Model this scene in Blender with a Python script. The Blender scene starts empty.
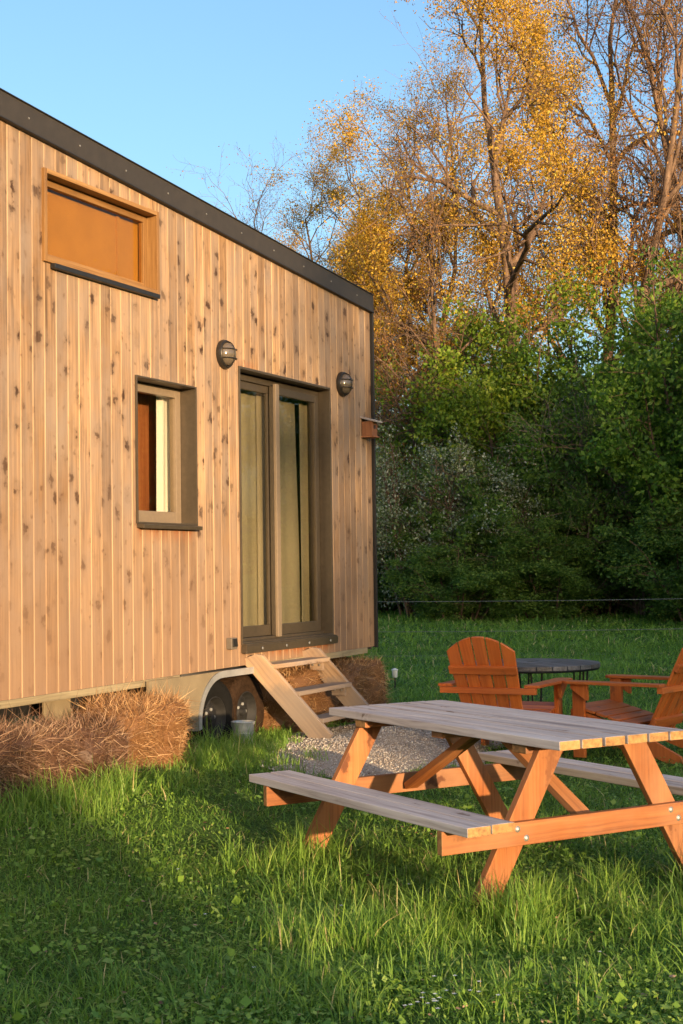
import bpy, bmesh, math, random
import numpy as np
from mathutils import Vector, Matrix, Euler, noise as mnoise

random.seed(7)
rng = np.random.default_rng(11)
scene = bpy.context.scene
col = scene.collection
R = math.radians

# ------------------------------------------------------------------ frames of reference (metres)
O0 = np.array([-0.7804, 11.05, 0.0])            # facade reference: left edge of the door, ground plane
U = np.array([0.43193, 0.90190, 0.0])           # along the facade (away from the camera)
N = np.array([0.90190, -0.43193, 0.0])          # out of the facade
TP = np.array([0.858, 5.894, 0.0])              # near left corner of the picnic table
TL = np.array([-0.5102, 0.8600, 0.0]); TE = np.array([0.8600, 0.5102, 0.0])
GZ = 0.13
SUN_AZ, SUN_EL = R(24), R(6.0)                 # sunlight travels towards (-sin, cos)
SD = np.array([-math.sin(SUN_AZ), math.cos(SUN_AZ)]); SQ = np.array([math.cos(SUN_AZ), math.sin(SUN_AZ)])

def wq(w, q):                                   # w along the sunlight, q across it
    p = SD * w + SQ * q
    return float(p[0]), float(p[1])
def hp(u, n, z=0.0):
    p = O0 + U * u + N * n
    return (float(p[0]), float(p[1]), z)
def sstep(a, b, x):
    t = np.clip((x - a) / (b - a), 0, 1); return t * t * (3 - 2 * t)
def ground(x, y):
    x = np.asarray(x, float); y = np.asarray(y, float)
    dn = (x - O0[0]) * N[0] + (y - O0[1]) * N[1]
    near = (1 - sstep(0.7, 2.1, dn)) * GZ * (1 - sstep(16, 22, y))
    back = 0.5 * sstep(12.5, 31, y)
    bump = 0.012 * np.sin(x * 2.3 + 1) * np.sin(y * 1.9) + 0.006 * np.sin(x * 5.1 + y * 3.7)
    return near + back + bump

# ------------------------------------------------------------------ object helpers
def obj(name, mesh, parent=None):
    o = bpy.data.objects.new(name, mesh); col.objects.link(o)
    if parent is not None: o.parent = parent
    return o
def tag(o, label=None, cat=None, group=None, kind=None):
    if label: o['label'] = label
    if cat: o['category'] = cat
    if group: o['group'] = group
    if kind: o['kind'] = kind
    return o
def empty(name, loc, rz=0.0, label=None, cat=None, group=None):
    o = bpy.data.objects.new(name, None); col.objects.link(o)
    o.location = loc; o.rotation_euler = (0, 0, rz); o.empty_display_size = 0.1
    return tag(o, label, cat, group)
def copy_thing(root, loc, rz, scale=(1, 1, 1), label=None, group=None):
    r = root.copy(); col.objects.link(r); r.location = loc; r.rotation_euler = (0, 0, rz); r.scale = scale
    if label: r['label'] = label
    if group: r['group'] = group
    for ch in list(root.children):
        c = ch.copy(); col.objects.link(c); c.parent = r
        for g in list(ch.children):
            d = g.copy(); col.objects.link(d); d.parent = c
    return r

class MB:
    """collects boxes, tubes, lathes into ONE mesh with grain coordinates and a random value per piece"""
    def __init__(s): s.v = []; s.f = []; s.g = []; s.r = []; s.m = []; s.sm = []
    def add(s, vs, fs, gs=None, rnd=None, mat=0, smooth=False):
        b = len(s.v); rnd = random.random() if rnd is None else rnd
        s.v += [tuple(map(float, v)) for v in vs]
        s.g += [tuple(map(float, g)) for g in (gs if gs is not None else vs)]
        s.r += [rnd] * len(vs)
        for i, f in enumerate(fs):
            s.f.append([b + k for k in f]); s.m.append(mat[i] if isinstance(mat, (list, tuple)) else mat); s.sm.append(smooth)
    def box(s, c, size, rot=None, grain=None, mat=0, mats=None):
        """mats: {face index: slot}; faces 0 -x 1 +x 2 -y 3 +y 4 -z 5 +z"""
        x, y, z = [k / 2 for k in size]
        P = [(-x, -y, -z), (x, -y, -z), (x, y, -z), (-x, y, -z), (-x, -y, z), (x, -y, z), (x, y, z), (-x, y, z)]
        F = [(0, 4, 7, 3), (1, 2, 6, 5), (0, 1, 5, 4), (3, 7, 6, 2), (0, 3, 2, 1), (4, 5, 6, 7)]
        ax = max(range(3), key=lambda i: size[i]) if grain is None else grain
        off = (random.random() * 50, random.random() * 50, random.random() * 50)
        g = [(p[ax] + off[0], p[(ax + 1) % 3] + off[1], p[(ax + 2) % 3] + off[2]) for p in P]
        M = Matrix.Identity(3) if rot is None else (rot if isinstance(rot, Matrix) else Euler(rot).to_matrix())
        vs = [Vector(c) + M @ Vector(p) for p in P]
        ml = [mat] * 6
        if mats:
            for k, v in mats.items(): ml[k] = v
        s.add(vs, F, g, mat=ml); return s
    def bar(s, a, b, w, t, up=(0, 0, 1), mat=0, mats=None):
        """a board from a to b; w across (perpendicular to up), t along up"""
        a = Vector(a); b = Vector(b); d = (b - a); L = d.length; d.normalize()
        u = Vector(up); u = (u - d * u.dot(d)).normalized(); sd = d.cross(u)
        M = Matrix((d, sd, u)).transposed()
        return s.box((a + b) / 2, (L, w, t), M, grain=0, mat=mat, mats=mats)
    def prism(s, poly, axis_a, axis_b, axis_t, org, t, mat=0, grain_b=True):
        """polygon (a,b) extruded by t along axis_t"""
        A = Vector(axis_a); B = Vector(axis_b); T = Vector(axis_t); O = Vector(org); n = len(poly)
        vs = [O + A * p + B * q for p, q in poly] + [O + A * p + B * q + T * t for p, q in poly]
        off = random.random() * 50
        g = [((q if grain_b else p) + off, (p if grain_b else q) + off, 0) for p, q in poly] + [((q if grain_b else p) + off, (p if grain_b else q) + off, t) for p, q in poly]
        F = [list(range(n))[::-1], list(range(n, 2 * n))] + [[i, (i + 1) % n, n + (i + 1) % n, n + i] for i in range(n)]
        s.add(vs, F, g, mat=mat); return s
    def tube(s, pts, rad, sides=8, mat=0, cap=True):
        pts = [Vector(p) for p in pts]; n = len(pts)
        rad = [rad] * n if not hasattr(rad, '__len__') else rad
        vs = []; g = []; ref = None
        for i, p in enumerate(pts):
            d = (pts[min(i + 1, n - 1)] - pts[max(i - 1, 0)]).normalized()
            if ref is None: ref = d.orthogonal().normalized()
            ref = (ref - d * ref.dot(d)).normalized(); bi = d.cross(ref)
            for k in range(sides):
                a = 2 * math.pi * k / sides
                vs.append(p + (ref * math.cos(a) + bi * math.sin(a)) * rad[i]); g.append((i * 0.1, a, rad[i]))
        F = [[i * sides + k, i * sides + (k + 1) % sides, (i + 1) * sides + (k + 1) % sides, (i + 1) * sides + k] for i in range(n - 1) for k in range(sides)]
        if cap: F += [list(range(sides))[::-1], list(range((n - 1) * sides, n * sides))]
        s.add(vs, F, g, mat=mat, smooth=True); return s
    def lathe(s, prof, c=(0, 0, 0), M=None, seg=28, mat=0, a0=0.0, a1=2 * math.pi):
        """profile (r, h) turned round the local z axis"""
        M = M or Matrix.Identity(3); full = abs(a1 - a0 - 2 * math.pi) < 1e-6
        ns = seg if full else seg + 1
        vs = [Vector(c) + M @ Vector((r * math.cos(a0 + (a1 - a0) * k / seg), r * math.sin(a0 + (a1 - a0) * k / seg), h)) for r, h in prof for k in range(ns)]
        F = []
        for i in range(len(prof) - 1):
            for k in range(seg):
                k2 = (k + 1) % ns if full else k + 1
                F.append([i * ns + k, i * ns + k2, (i + 1) * ns + k2, (i + 1) * ns + k])
        s.add(vs, F, mat=mat, smooth=True); return s
    def build(s, name, mats, parent=None, bevel=0.0, autos=True):
        me = bpy.data.meshes.new(name)
        me.from_pydata(s.v, [], s.f)
        if not isinstance(mats, (list, tuple)): mats = [mats]
        for m in mats: me.materials.append(m)
        me.polygons.foreach_set('material_index', s.m)
        me.polygons.foreach_set('use_smooth', s.sm)
        a = me.attributes.new('gc', 'FLOAT_VECTOR', 'POINT'); a.data.foreach_set('vector', np.array(s.g, np.float32).ravel())
        a = me.attributes.new('rnd', 'FLOAT', 'POINT'); a.data.foreach_set('value', np.array(s.r, np.float32))
        bm = bmesh.new(); bm.from_mesh(me); bmesh.ops.recalc_face_normals(bm, faces=bm.faces); bm.to_mesh(me); bm.free()
        me.update()
        o = obj(name, me, parent)
        if bevel:
            b = o.modifiers.new('edge', 'BEVEL'); b.width = bevel; b.segments = 2; b.limit_method = 'ANGLE'; b.angle_limit = R(40); b.use_clamp_overlap = True
        if any(s.sm):
            e = o.modifiers.new('split', 'EDGE_SPLIT'); e.split_angle = R(45); e.use_edge_sharp = False
        return o

def np_mesh(name, verts, quads=None, tris=None, tint=None, mats=(), midx=None, smooth=False, normals=None):
    """fast mesh from numpy arrays; tint per vertex"""
    me = bpy.data.meshes.new(name)
    nq = 0 if quads is None else len(quads); nt = 0 if tris is None else len(tris)
    me.vertices.add(len(verts)); me.vertices.foreach_set('co', np.asarray(verts, np.float32).ravel())
    loops = []
    if nq: loops.append(np.asarray(quads, np.int32).ravel())
    if nt: loops.append(np.asarray(tris, np.int32).ravel())
    loops = np.concatenate(loops)
    me.loops.add(len(loops)); me.loops.foreach_set('vertex_index', loops)
    me.polygons.add(nq + nt)
    ls = np.concatenate([np.arange(nq) * 4, nq * 4 + np.arange(nt) * 3]).astype(np.int32)
    me.polygons.foreach_set('loop_start', ls)
    if midx is not None: me.polygons.foreach_set('material_index', np.asarray(midx, np.int32))
    me.polygons.foreach_set('use_smooth', np.full(nq + nt, smooth))
    for m in mats: me.materials.append(m)
    if tint is not None:
        a = me.attributes.new('tint', 'FLOAT', 'POINT'); a.data.foreach_set('value', np.asarray(tint, np.float32))
    me.update(calc_edges=True); me.validate()
    return me

# ------------------------------------------------------------------ materials
class NT:
    def __init__(s, name):
        s.m = bpy.data.materials.new(name); s.m.use_nodes = True; s.t = s.m.node_tree; s.t.nodes.clear()
        s.out = s.n('ShaderNodeOutputMaterial')
    def n(s, kind, **kw):
        nd = s.t.nodes.new(kind)
        for k, v in kw.items():
            if k in nd.inputs: nd.inputs[k].default_value = v
            else: setattr(nd, k, v)
        return nd
    def l(s, a, b): s.t.links.new(a, b)
    def attr(s, name): return s.n('ShaderNodeAttribute', attribute_name=name)
    def mapping(s, vec, scale, loc=(0, 0, 0)):
        m = s.n('ShaderNodeMapping'); m.inputs['Scale'].default_value = scale; m.inputs['Location'].default_value = loc; s.l(vec, m.inputs['Vector']); return m.outputs[0]
    def noise(s, vec, scale, detail=4, rough=0.55, dist=0.0):
        n = s.n('ShaderNodeTexNoise'); n.inputs['Scale'].default_value = scale; n.inputs['Detail'].default_value = detail
        n.inputs['Roughness'].default_value = rough; n.inputs['Distortion'].default_value = dist
        if vec is not None: s.l(vec, n.inputs['Vector'])
        return n
    def ramp(s, fac, stops, interp='LINEAR'):
        r = s.n('ShaderNodeValToRGB'); e = r.color_ramp.elements; r.color_ramp.interpolation = interp
        while len(e) > 1: e.remove(e[-1])
        e[0].position = stops[0][0]; e[0].color = (*stops[0][1], 1) if hasattr(stops[0][1], '__len__') else (stops[0][1],) * 3 + (1,)
        for p, c in stops[1:]:
            k = e.new(p); k.color = (*c, 1) if hasattr(c, '__len__') else (c, c, c, 1)
        s.l(fac, r.inputs[0]); return r.outputs[0]
    def mix(s, fac, a, b, mode='MIX'):
        m = s.n('ShaderNodeMix', data_type='RGBA', blend_type=mode)
        for val, sock in ((fac, m.inputs[0]), (a, m.inputs[6]), (b, m.inputs[7])):
            if hasattr(val, 'links'): s.l(val, sock)
            elif hasattr(val, '__len__'): sock.default_value = (*val, 1)
            else: sock.default_value = val
        return m.outputs[2]
    def math(s, op, a, b=0.0, c=None):
        m = s.n('ShaderNodeMath', operation=op)
        for i, val in enumerate((a, b, c)):
            if val is None: continue
            if hasattr(val, 'links'): s.l(val, m.inputs[i])
            else: m.inputs[i].default_value = val
        return m.outputs[0]
    def bsdf(s, color, rough=0.6, metal=0.0, bump=None, bstr=0.3, bdist=0.01, spec=0.5):
        b = s.n('ShaderNodeBsdfPrincipled')
        if hasattr(color, 'links'): s.l(color, b.inputs['Base Color'])
        else: b.inputs['Base Color'].default_value = (*color, 1)
        if hasattr(rough, 'links'): s.l(rough, b.inputs['Roughness'])
        else: b.inputs['Roughness'].default_value = rough
        b.inputs['Metallic'].default_value = metal
        b.inputs['Specular IOR Level'].default_value = spec
        if bump is not None:
            bp = s.n('ShaderNodeBump'); bp.inputs['Strength'].default_value = bstr; bp.inputs['Distance'].default_value = bdist
            s.l(bump, bp.inputs['Height']); s.l(bp.outputs[0], b.inputs['Normal'])
        return b
    def done(s, sh): s.l(sh.outputs[0] if hasattr(sh, 'outputs') else sh, s.out.inputs['Surface']); return s.m

def wood(name, light, mid, dark, knot=(0.10, 0.055, 0.03), knot_amt=0.8, rough=0.62, var=0.35, grey=None, grey_amt=0.0, spec=0.3, kscale=(2.6, 8.5, 8.5), kcut=0.17):
    t = NT(name); gc = t.attr('gc').outputs['Vector']; rnd = t.attr('rnd').outputs['Fac']
    cmb = t.n('ShaderNodeCombineXYZ'); t.l(t.math('MULTIPLY', rnd, 37.0), cmb.inputs[0]); t.l(t.math('MULTIPLY', rnd, 91.0), cmb.inputs[1]); t.l(t.math('MULTIPLY', rnd, 53.0), cmb.inputs[2])
    v = t.n('ShaderNodeVectorMath', operation='ADD'); t.l(gc, v.inputs[0]); t.l(cmb.outputs[0], v.inputs[1]); v = v.outputs[0]
    warp = t.noise(v, 2.2, 2)
    vw = t.n('ShaderNodeVectorMath', operation='MULTIPLY_ADD'); t.l(warp.outputs['Color'], vw.inputs[0]); vw.inputs[1].default_value = (0.10, 0.035, 0.035); t.l(v, vw.inputs[2]); vw = vw.outputs[0]
    g1 = t.noise(t.mapping(vw, (1.3, 55, 55)), 1.0, 5, 0.6)
    g2 = t.noise(t.mapping(vw, (0.9, 9, 9)), 1.0, 3, 0.5)
    f = t.math('ADD', t.math('MULTIPLY', g1.outputs['Fac'], 0.55), t.math('MULTIPLY', g2.outputs['Fac'], 0.45))
    c = t.ramp(f, [(0.36, dark), (0.5, mid), (0.63, light)])
    # per board shift
    val = t.math('ADD', 1.0 - var / 2, t.math('MULTIPLY', rnd, var))
    c = t.mix(1.0, c, val, 'MULTIPLY') if False else t.mix(1.0, c, t.ramp(rnd, [(0.0, (1 - var, 1 - var * 1.05, 1 - var * 1.1)), (0.5, (1 - var * .4, 1 - var * .4, 1 - var * .4)), (1.0, (1, 1, 1))]), 'MULTIPLY')
    if grey is not None:
        gm = t.noise(gc, 1.1, 5, 0.65)
        c = t.mix(t.math('MULTIPLY', t.ramp(gm.outputs['Fac'], [(0.35, 0.0), (0.68, 1.0)]), grey_amt), c, grey)
    # knots: stretched cells, soft edges, broken outline
    kv = t.n('ShaderNodeTexVoronoi', feature='F1'); kv.inputs['Scale'].default_value = 1.0; kv.inputs['Randomness'].default_value = 1.0
    kn = t.noise(v, 22, 3)
    kvv = t.n('ShaderNodeVectorMath', operation='MULTIPLY_ADD'); t.l(kn.outputs['Color'], kvv.inputs[0]); kvv.inputs[1].default_value = (0.13, 0.085, 0.085); t.l(v, kvv.inputs[2])
    t.l(t.mapping(kvv.outputs[0], kscale), kv.inputs['Vector'])
    km = t.ramp(kv.outputs['Distance'], [(kcut * 0.55, 1.0), (kcut * .85, 0.75), (kcut * 1.08, .25), (kcut * 2.2, 0.0)])
    kr = t.ramp(t.noise(gc, 0.9, 2).outputs['Fac'], [(0.38, 0.45), (0.55, 1.0)])
    c = t.mix(t.math('MULTIPLY', t.math('MULTIPLY', km, kr), knot_amt), c, knot)
    return t, t.bsdf(c, rough, bump=g1.outputs['Fac'], bstr=0.22, bdist=0.004, spec=spec), c

M = {}
def simple(name, color, rough=0.6, metal=0.0, nscale=30, amt=0.25, bstr=0.15, spec=0.5, c2=None):
    t = NT(name); tc = t.n('ShaderNodeTexCoord').outputs['Object']
    n = t.noise(tc, nscale, 5, 0.6)
    c = t.mix(t.ramp(n.outputs['Fac'], [(0.3, 0.0), (0.7, 1.0)]), tuple(k * (1 - amt) for k in color), color if c2 is None else c2)
    M[name] = t.done(t.bsdf(c, rough, metal, n.outputs['Fac'], bstr, 0.003, spec)); return M[name]

# cladding: weathered larch / pine boards; rust-coloured run-off stains under the window and the door sill, pale unweathered wood in the joints, sunlit edges painted paler
t, b, c = wood('cladding_wood', (0.59, 0.37, 0.195), (0.42, 0.245, 0.122), (0.155, 0.085, 0.042), knot=(0.048, 0.022, 0.011), knot_amt=1.0, var=0.46, grey=(0.27, 0.205, 0.16), grey_amt=0.9, rough=0.7, kscale=(5.6, 7.4, 7.4), kcut=0.215)
tc = t.n('ShaderNodeTexCoord').outputs['Object']; sep = t.n('ShaderNodeSeparateXYZ'); t.l(tc, sep.inputs[0])
def band(s_, a0, a1, b0, b1): return t.math('MULTIPLY', t.ramp(s_, [(0, 0)]) if False else t.n('ShaderNodeMapRange', clamp=True).outputs[0], 1)
def rng_mask(sock, a, b, soft):
    m1 = t.n('ShaderNodeMapRange'); t.l(sock, m1.inputs[0]); m1.inputs[1].default_value = a - soft; m1.inputs[2].default_value = a + soft
    m2 = t.n('ShaderNodeMapRange'); t.l(sock, m2.inputs[0]); m2.inputs[1].default_value = b + soft; m2.inputs[2].default_value = b - soft
    return t.math('MULTIPLY', m1.outputs[0], m2.outputs[0])
streak = t.ramp(t.noise(t.mapping(tc, (45, 45, 2.0)), 1.0, 3).outputs['Fac'], [(0.38, 0.15), (0.62, 1.0)])
st1 = t.math('MULTIPLY', rng_mask(sep.outputs[0], -1.37, -0.64, 0.03), rng_mask(sep.outputs[2], 1.68, 1.79, 0.07))
st2 = t.math('MULTIPLY', rng_mask(sep.outputs[0], 0.45, 1.56, 0.10), rng_mask(sep.outputs[2], 0.76, 0.86, 0.03))
st3 = t.math('MULTIPLY', rng_mask(sep.outputs[0], 0.0, 0.28, 0.08), rng_mask(sep.outputs[2], 2.99, 3.02, 0.03))
stm = t.math('MULTIPLY', t.math('MAXIMUM', t.math('MAXIMUM', st1, st2), st3), streak)
# second, smaller set of knots, soft dark run marks and splash dirt plus painted shade low on the wall
gcv = t.attr('gc').outputs['Vector']; wv_ = t.noise(gcv, 16, 3); va = t.n('ShaderNodeVectorMath', operation='MULTIPLY_ADD'); t.l(wv_.outputs['Color'], va.inputs[0]); va.inputs[1].default_value = (.10, .05, .05); t.l(gcv, va.inputs[2])
v2 = t.n('ShaderNodeTexVoronoi'); v2.inputs['Scale'].default_value = 1.0; t.l(t.mapping(va.outputs[0], (11, 13, 13), (3.3, 1.7, 0)), v2.inputs['Vector'])
c = t.mix(t.math('MULTIPLY', t.ramp(v2.outputs['Distance'], [(.06, .85), (.13, .45), (.24, 0)]), t.ramp(t.noise(gcv, 1.7, 2).outputs['Fac'], [(.42, 0.0), (.58, 1.0)])), c, (0.11, 0.055, 0.028))
run = t.math('MULTIPLY', t.ramp(t.noise(t.mapping(tc, (26, 26, .8)), 1.0, 4, .6).outputs['Fac'], [(.47, 0), (.66, .75)]), t.ramp(t.noise(tc, 1.3, 3).outputs['Fac'], [(.40, .1), (.62, 1.0)]))
c = t.mix(run, c, (0.20, 0.145, 0.11))
splash_shade = t.n('ShaderNodeMapRange'); t.l(t.math('ADD', sep.outputs[2], t.math('MULTIPLY', t.noise(t.mapping(tc, (5, 5, 2)), 1.0, 5, .7).outputs['Fac'], -.7)), splash_shade.inputs[0]); splash_shade.inputs[1].default_value = 1.9; splash_shade.inputs[2].default_value = .35
c = t.mix(t.math('MULTIPLY', splash_shade.outputs[0], .72), c, (0.255, 0.15, 0.088))
c2 = t.mix(t.math('MULTIPLY', stm, 0.85), c, (0.30, 0.085, 0.02))
groove = t.attr('fresh_lit').outputs['Fac']
c2 = t.mix(t.math('MULTIPLY', groove, t.ramp(t.noise(t.mapping(tc, (7, 7, .6)), 1.0, 3).outputs['Fac'], [(.35, .1), (.65, .65)])), c2, (0.66, 0.45, 0.26))
t.l(c2, b.inputs['Base Color']); M['cladding'] = t.done(b)

t, b, c = wood('stained_pine', (0.52, 0.20, 0.060), (0.41, 0.135, 0.036), (0.22, 0.06, 0.016), knot=(0.11, 0.035, 0.015), knot_amt=0.9, var=0.42, rough=0.6, grey=(0.36, 0.20, 0.11), grey_amt=0.6, kcut=0.19); M['stained'] = t.done(b)
t, b, c = wood('end_grain', (0.52, 0.30, 0.12), (0.42, 0.22, 0.08), (0.22, 0.12, 0.05), knot_amt=0.3, var=0.35, rough=0.75); M['endgrain'] = t.done(b)
t, b, c = wood('weathered_grey_pine', (0.66, 0.615, 0.60), (0.52, 0.465, 0.45), (0.24, 0.195, 0.185), knot=(0.12, 0.075, 0.055), knot_amt=0.8, var=0.22, rough=0.75, grey=(0.44, 0.39, 0.38), grey_amt=0.5, kcut=0.12); M['weathered'] = t.done(b)
t, b, c = wood('orange_slat_wood', (0.74, 0.21, 0.042), (0.63, 0.155, 0.027), (0.44, 0.09, 0.015), knot_amt=0.6, var=0.26, rough=0.5, spec=0.4, grey=(0.42, 0.14, 0.05), grey_amt=0.4); M['orange'] = t.done(b)
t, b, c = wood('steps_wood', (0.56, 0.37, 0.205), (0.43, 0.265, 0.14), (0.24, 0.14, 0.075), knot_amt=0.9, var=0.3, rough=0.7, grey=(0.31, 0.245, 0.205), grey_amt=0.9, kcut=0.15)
so_ = t.n('ShaderNodeSeparateXYZ'); tco = t.n('ShaderNodeTexCoord').outputs['Object']; t.l(tco, so_.inputs[0]); foot_grey = t.n('ShaderNodeMapRange')
t.l(t.math('ADD', so_.outputs[2], t.math('MULTIPLY', t.noise(t.mapping(tco, (14, 14, 5)), 1.0, 5, .7).outputs['Fac'], .16)), foot_grey.inputs[0]); foot_grey.inputs[1].default_value = .52; foot_grey.inputs[2].default_value = .46
t.l(t.mix(t.math('MULTIPLY', foot_grey.outputs[0], .8), c, t.mix(.25, (.165, .145, .135), c)), b.inputs['Base Color']); M['steps'] = t.done(b)  # greyer, darker tone towards the foot of the steps
t, b, c = wood('sill_beam_wood', (0.36, 0.30, 0.19), (0.28, 0.225, 0.135), (0.18, 0.14, 0.085), knot_amt=0.5, var=0.15, rough=0.7); M['beam'] = t.done(b)
t, b, c = wood('window_box_wood', (0.36, 0.20, 0.075), (0.28, 0.145, 0.05), (0.18, 0.085, 0.028), knot_amt=0.5, var=0.2, rough=0.5); M['winwood'] = t.done(b)
t, b, c = wood('plywood_lining', (0.42, 0.17, 0.07), (0.33, 0.12, 0.05), (0.20, 0.07, 0.03), knot_amt=0.5, var=0.2, rough=0.55); M['lining'] = t.done(b)
t, b, c = wood('spool_top_wood', (0.22, 0.205, 0.21), (0.15, 0.14, 0.145), (0.065, 0.06, 0.06), knot_amt=0.4, var=0.4, rough=0.42, spec=0.5); M['spool'] = t.done(b)
t, b, c = wood('birdhouse_wood', (0.42, 0.19, 0.09), (0.34, 0.14, 0.065), (0.24, 0.095, 0.045), knot_amt=0.5, var=0.3, rough=0.6); M['bird'] = t.done(b)

simple('roof_metal', (0.040, 0.033, 0.027), 0.62, 0.0, 14, 0.25, 0.05)
simple('dark_trim', (0.018, 0.017, 0.017), 0.5, 0, 20, 0.3)
simple('screw_metal', (0.40, 0.38, 0.35), 0.5, 0.7, 50, 0.2)
simple('bronze_frame', (0.095, 0.073, 0.050), 0.38, 0.35, 25, 0.22, 0.04)
simple('bronze_light', (0.27, 0.20, 0.135), 0.42, 0.2, 25, 0.15, 0.04)
simple('galvanised', (0.52, 0.53, 0.54), 0.45, 0.55, 9, 0.3, 0.06)
simple('zinc', (0.50, 0.50, 0.48), 0.5, 0.4, 16, 0.4, 0.1)
simple('tyre_rubber', (0.010, 0.0095, 0.009), 0.85, 0, 40, 0.4, 0.4, 0.15)
simple('dusty_rubber', (0.045, 0.025, 0.014), 0.9, 0, 45, 0.6, 0.6, 0.1)
simple('rim_metal', (0.028, 0.026, 0.025), 0.65, 0.2, 20, 0.5, 0.1)
simple('curtain_olive', (0.30, 0.27, 0.19), 0.85, 0, 60, 0.12, 0.1)
simple('curtain_cream', (0.80, 0.84, 0.86), 0.85, 0, 60, 0.08, 0.1)
simple('blind_brown', (0.40, 0.25, 0.09), 0.8, 0, 3.0, 0.2, 0.1)
simple('lamp_metal', (0.055, 0.048, 0.042), 0.4, 0.6, 40, 0.3, 0.1)
simple('socket_plastic', (0.16, 0.13, 0.10), 0.5, 0, 40, 0.2)
simple('soil_dark', (0.035, 0.026, 0.02), 0.9, 0, 12, 0.4, 0.5)
simple('panel_tan', (0.245, 0.19, 0.115), 0.6, 0, 6, 0.25)
simple('rod_metal', (0.022, 0.020, 0.020), 0.5, 0.6, 30, 0.3)
simple('white_plastic', (0.7, 0.7, 0.68), 0.4, 0, 30, 0.1)
simple('wire_metal', (0.22, 0.22, 0.21), 0.5, 0.5, 30, 0.2)
simple('post_wood', (0.20, 0.15, 0.11), 0.8, 0, 18, 0.4, 0.4)
simple('interior_white', (0.55, 0.50, 0.42), 0.8, 0, 8, 0.1)
simple('wall_back', (0.10, 0.09, 0.08), 0.7, 0, 8, 0.2)

def glass(name, tint=(0.95, 0.95, 0.93), base=0.035):
    t = NT(name); fr = t.n('ShaderNodeLayerWeight')
    f = t.math('ADD', t.math('MULTIPLY', t.math('POWER', fr.outputs['Facing'], 4.0), 0.7), base)
    tr = t.n('ShaderNodeBsdfTransparent'); tr.inputs[0].default_value = (*tint, 1)
    gl = t.n('ShaderNodeBsdfGlossy'); gl.inputs['Roughness'].default_value = 0.015; gl.inputs[0].default_value = (1, 1, 1, 1)
    mx = t.n('ShaderNodeMixShader'); t.l(f, mx.inputs[0]); t.l(tr.outputs[0], mx.inputs[1]); t.l(gl.outputs[0], mx.inputs[2])
    M[name] = t.done(mx)
glass('glass_clear', (0.88, 0.86, 0.80), 0.03); glass('glass_brown', (0.92, 0.82, 0.58), 0.01)
t = NT('lamp_glass'); b = t.bsdf((0.115, 0.09, 0.065), 0.14, spec=0.8); M['lamp_glass'] = t.done(b)

def leafmat(name, stops, trans=0.42, rough=0.5, tcol=1.35, big=None):
    """stops along the per-leaf random tint"""
    t = NT(name); a = t.attr('tint').outputs['Fac']
    c = t.ramp(a, stops)
    if big is not None:
        n = t.noise(t.n('ShaderNodeTexCoord').outputs['Object'], big[0], 3)
        c = t.mix(t.ramp(n.outputs['Fac'], [(0.42, 0.0), (0.62, big[2])]), c, big[1])
    b = t.bsdf(c, rough, spec=0.3)
    tl = t.n('ShaderNodeBsdfTranslucent'); hs = t.n('ShaderNodeHueSaturation'); hs.inputs['Value'].default_value = tcol; hs.inputs['Saturation'].default_value = 1.05
    t.l(c, hs.inputs['Color']); t.l(hs.outputs[0], tl.inputs[0])
    mx = t.n('ShaderNodeMixShader'); mx.inputs[0].default_value = trans; t.l(b.outputs[0], mx.inputs[1]); t.l(tl.outputs[0], mx.inputs[2])
    M[name] = t.done(mx); return M[name]
leafmat('leaf_green', [(0.0, (0.045, 0.095, 0.014)), (0.45, (0.11, 0.21, 0.026)), (0.8, (0.19, 0.30, 0.038)), (1.0, (0.28, 0.36, 0.06))])
leafmat('leaf_bright', [(0.0, (0.06, 0.12, 0.013)), (0.5, (0.17, 0.26, 0.024)), (1.0, (0.33, 0.36, 0.045))])
leafmat('leaf_deep', [(0.0, (0.05, 0.105, 0.018)), (0.6, (0.13, 0.22, 0.038)), (1.0, (0.22, 0.31, 0.06))])
leafmat('leaf_gold', [(0.0, (0.26, 0.12, 0.014)), (0.4, (0.50, 0.28, 0.035)), (0.8, (0.64, 0.42, 0.055)), (1.0, (0.60, 0.50, 0.10))], 0.4, tcol=1.2)
leafmat('leaf_rust', [(0.0, (0.14, 0.055, 0.015)), (0.5, (0.30, 0.13, 0.03)), (1.0, (0.45, 0.22, 0.05))], 0.3, tcol=1.2)
leafmat('blossom', [(0.0, (0.07, 0.11, 0.03)), (0.40, (0.16, 0.21, 0.075)), (0.66, (0.34, 0.37, 0.24)), (1.0, (0.66, 0.66, 0.56))], 0.25, tcol=1.1)
leafmat('grass_blade', [(0.0, (0.055, 0.13, 0.024)), (0.4, (0.15, 0.285, 0.044)), (0.75, (0.245, 0.385, 0.060)), (0.93, (0.33, 0.45, 0.10)), (1.0, (0.52, 0.44, 0.20))], 0.38, 0.45)
leafmat('straw_gold', [(0.0, (0.14, 0.06, 0.024)), (0.5, (0.44, 0.235, 0.10)), (1.0, (0.70, 0.46, 0.24))], 0.2, tcol=1.0)
leafmat('straw_brown', [(0.0, (0.06, 0.03, 0.018)), (0.5, (0.23, 0.12, 0.07)), (1.0, (0.52, 0.35, 0.22))], 0.15, tcol=1.0)
leafmat('petal_white', [(0.0, (0.7, 0.7, 0.68)), (1.0, (0.82, 0.82, 0.8))], 0.2, tcol=1.0)

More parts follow.
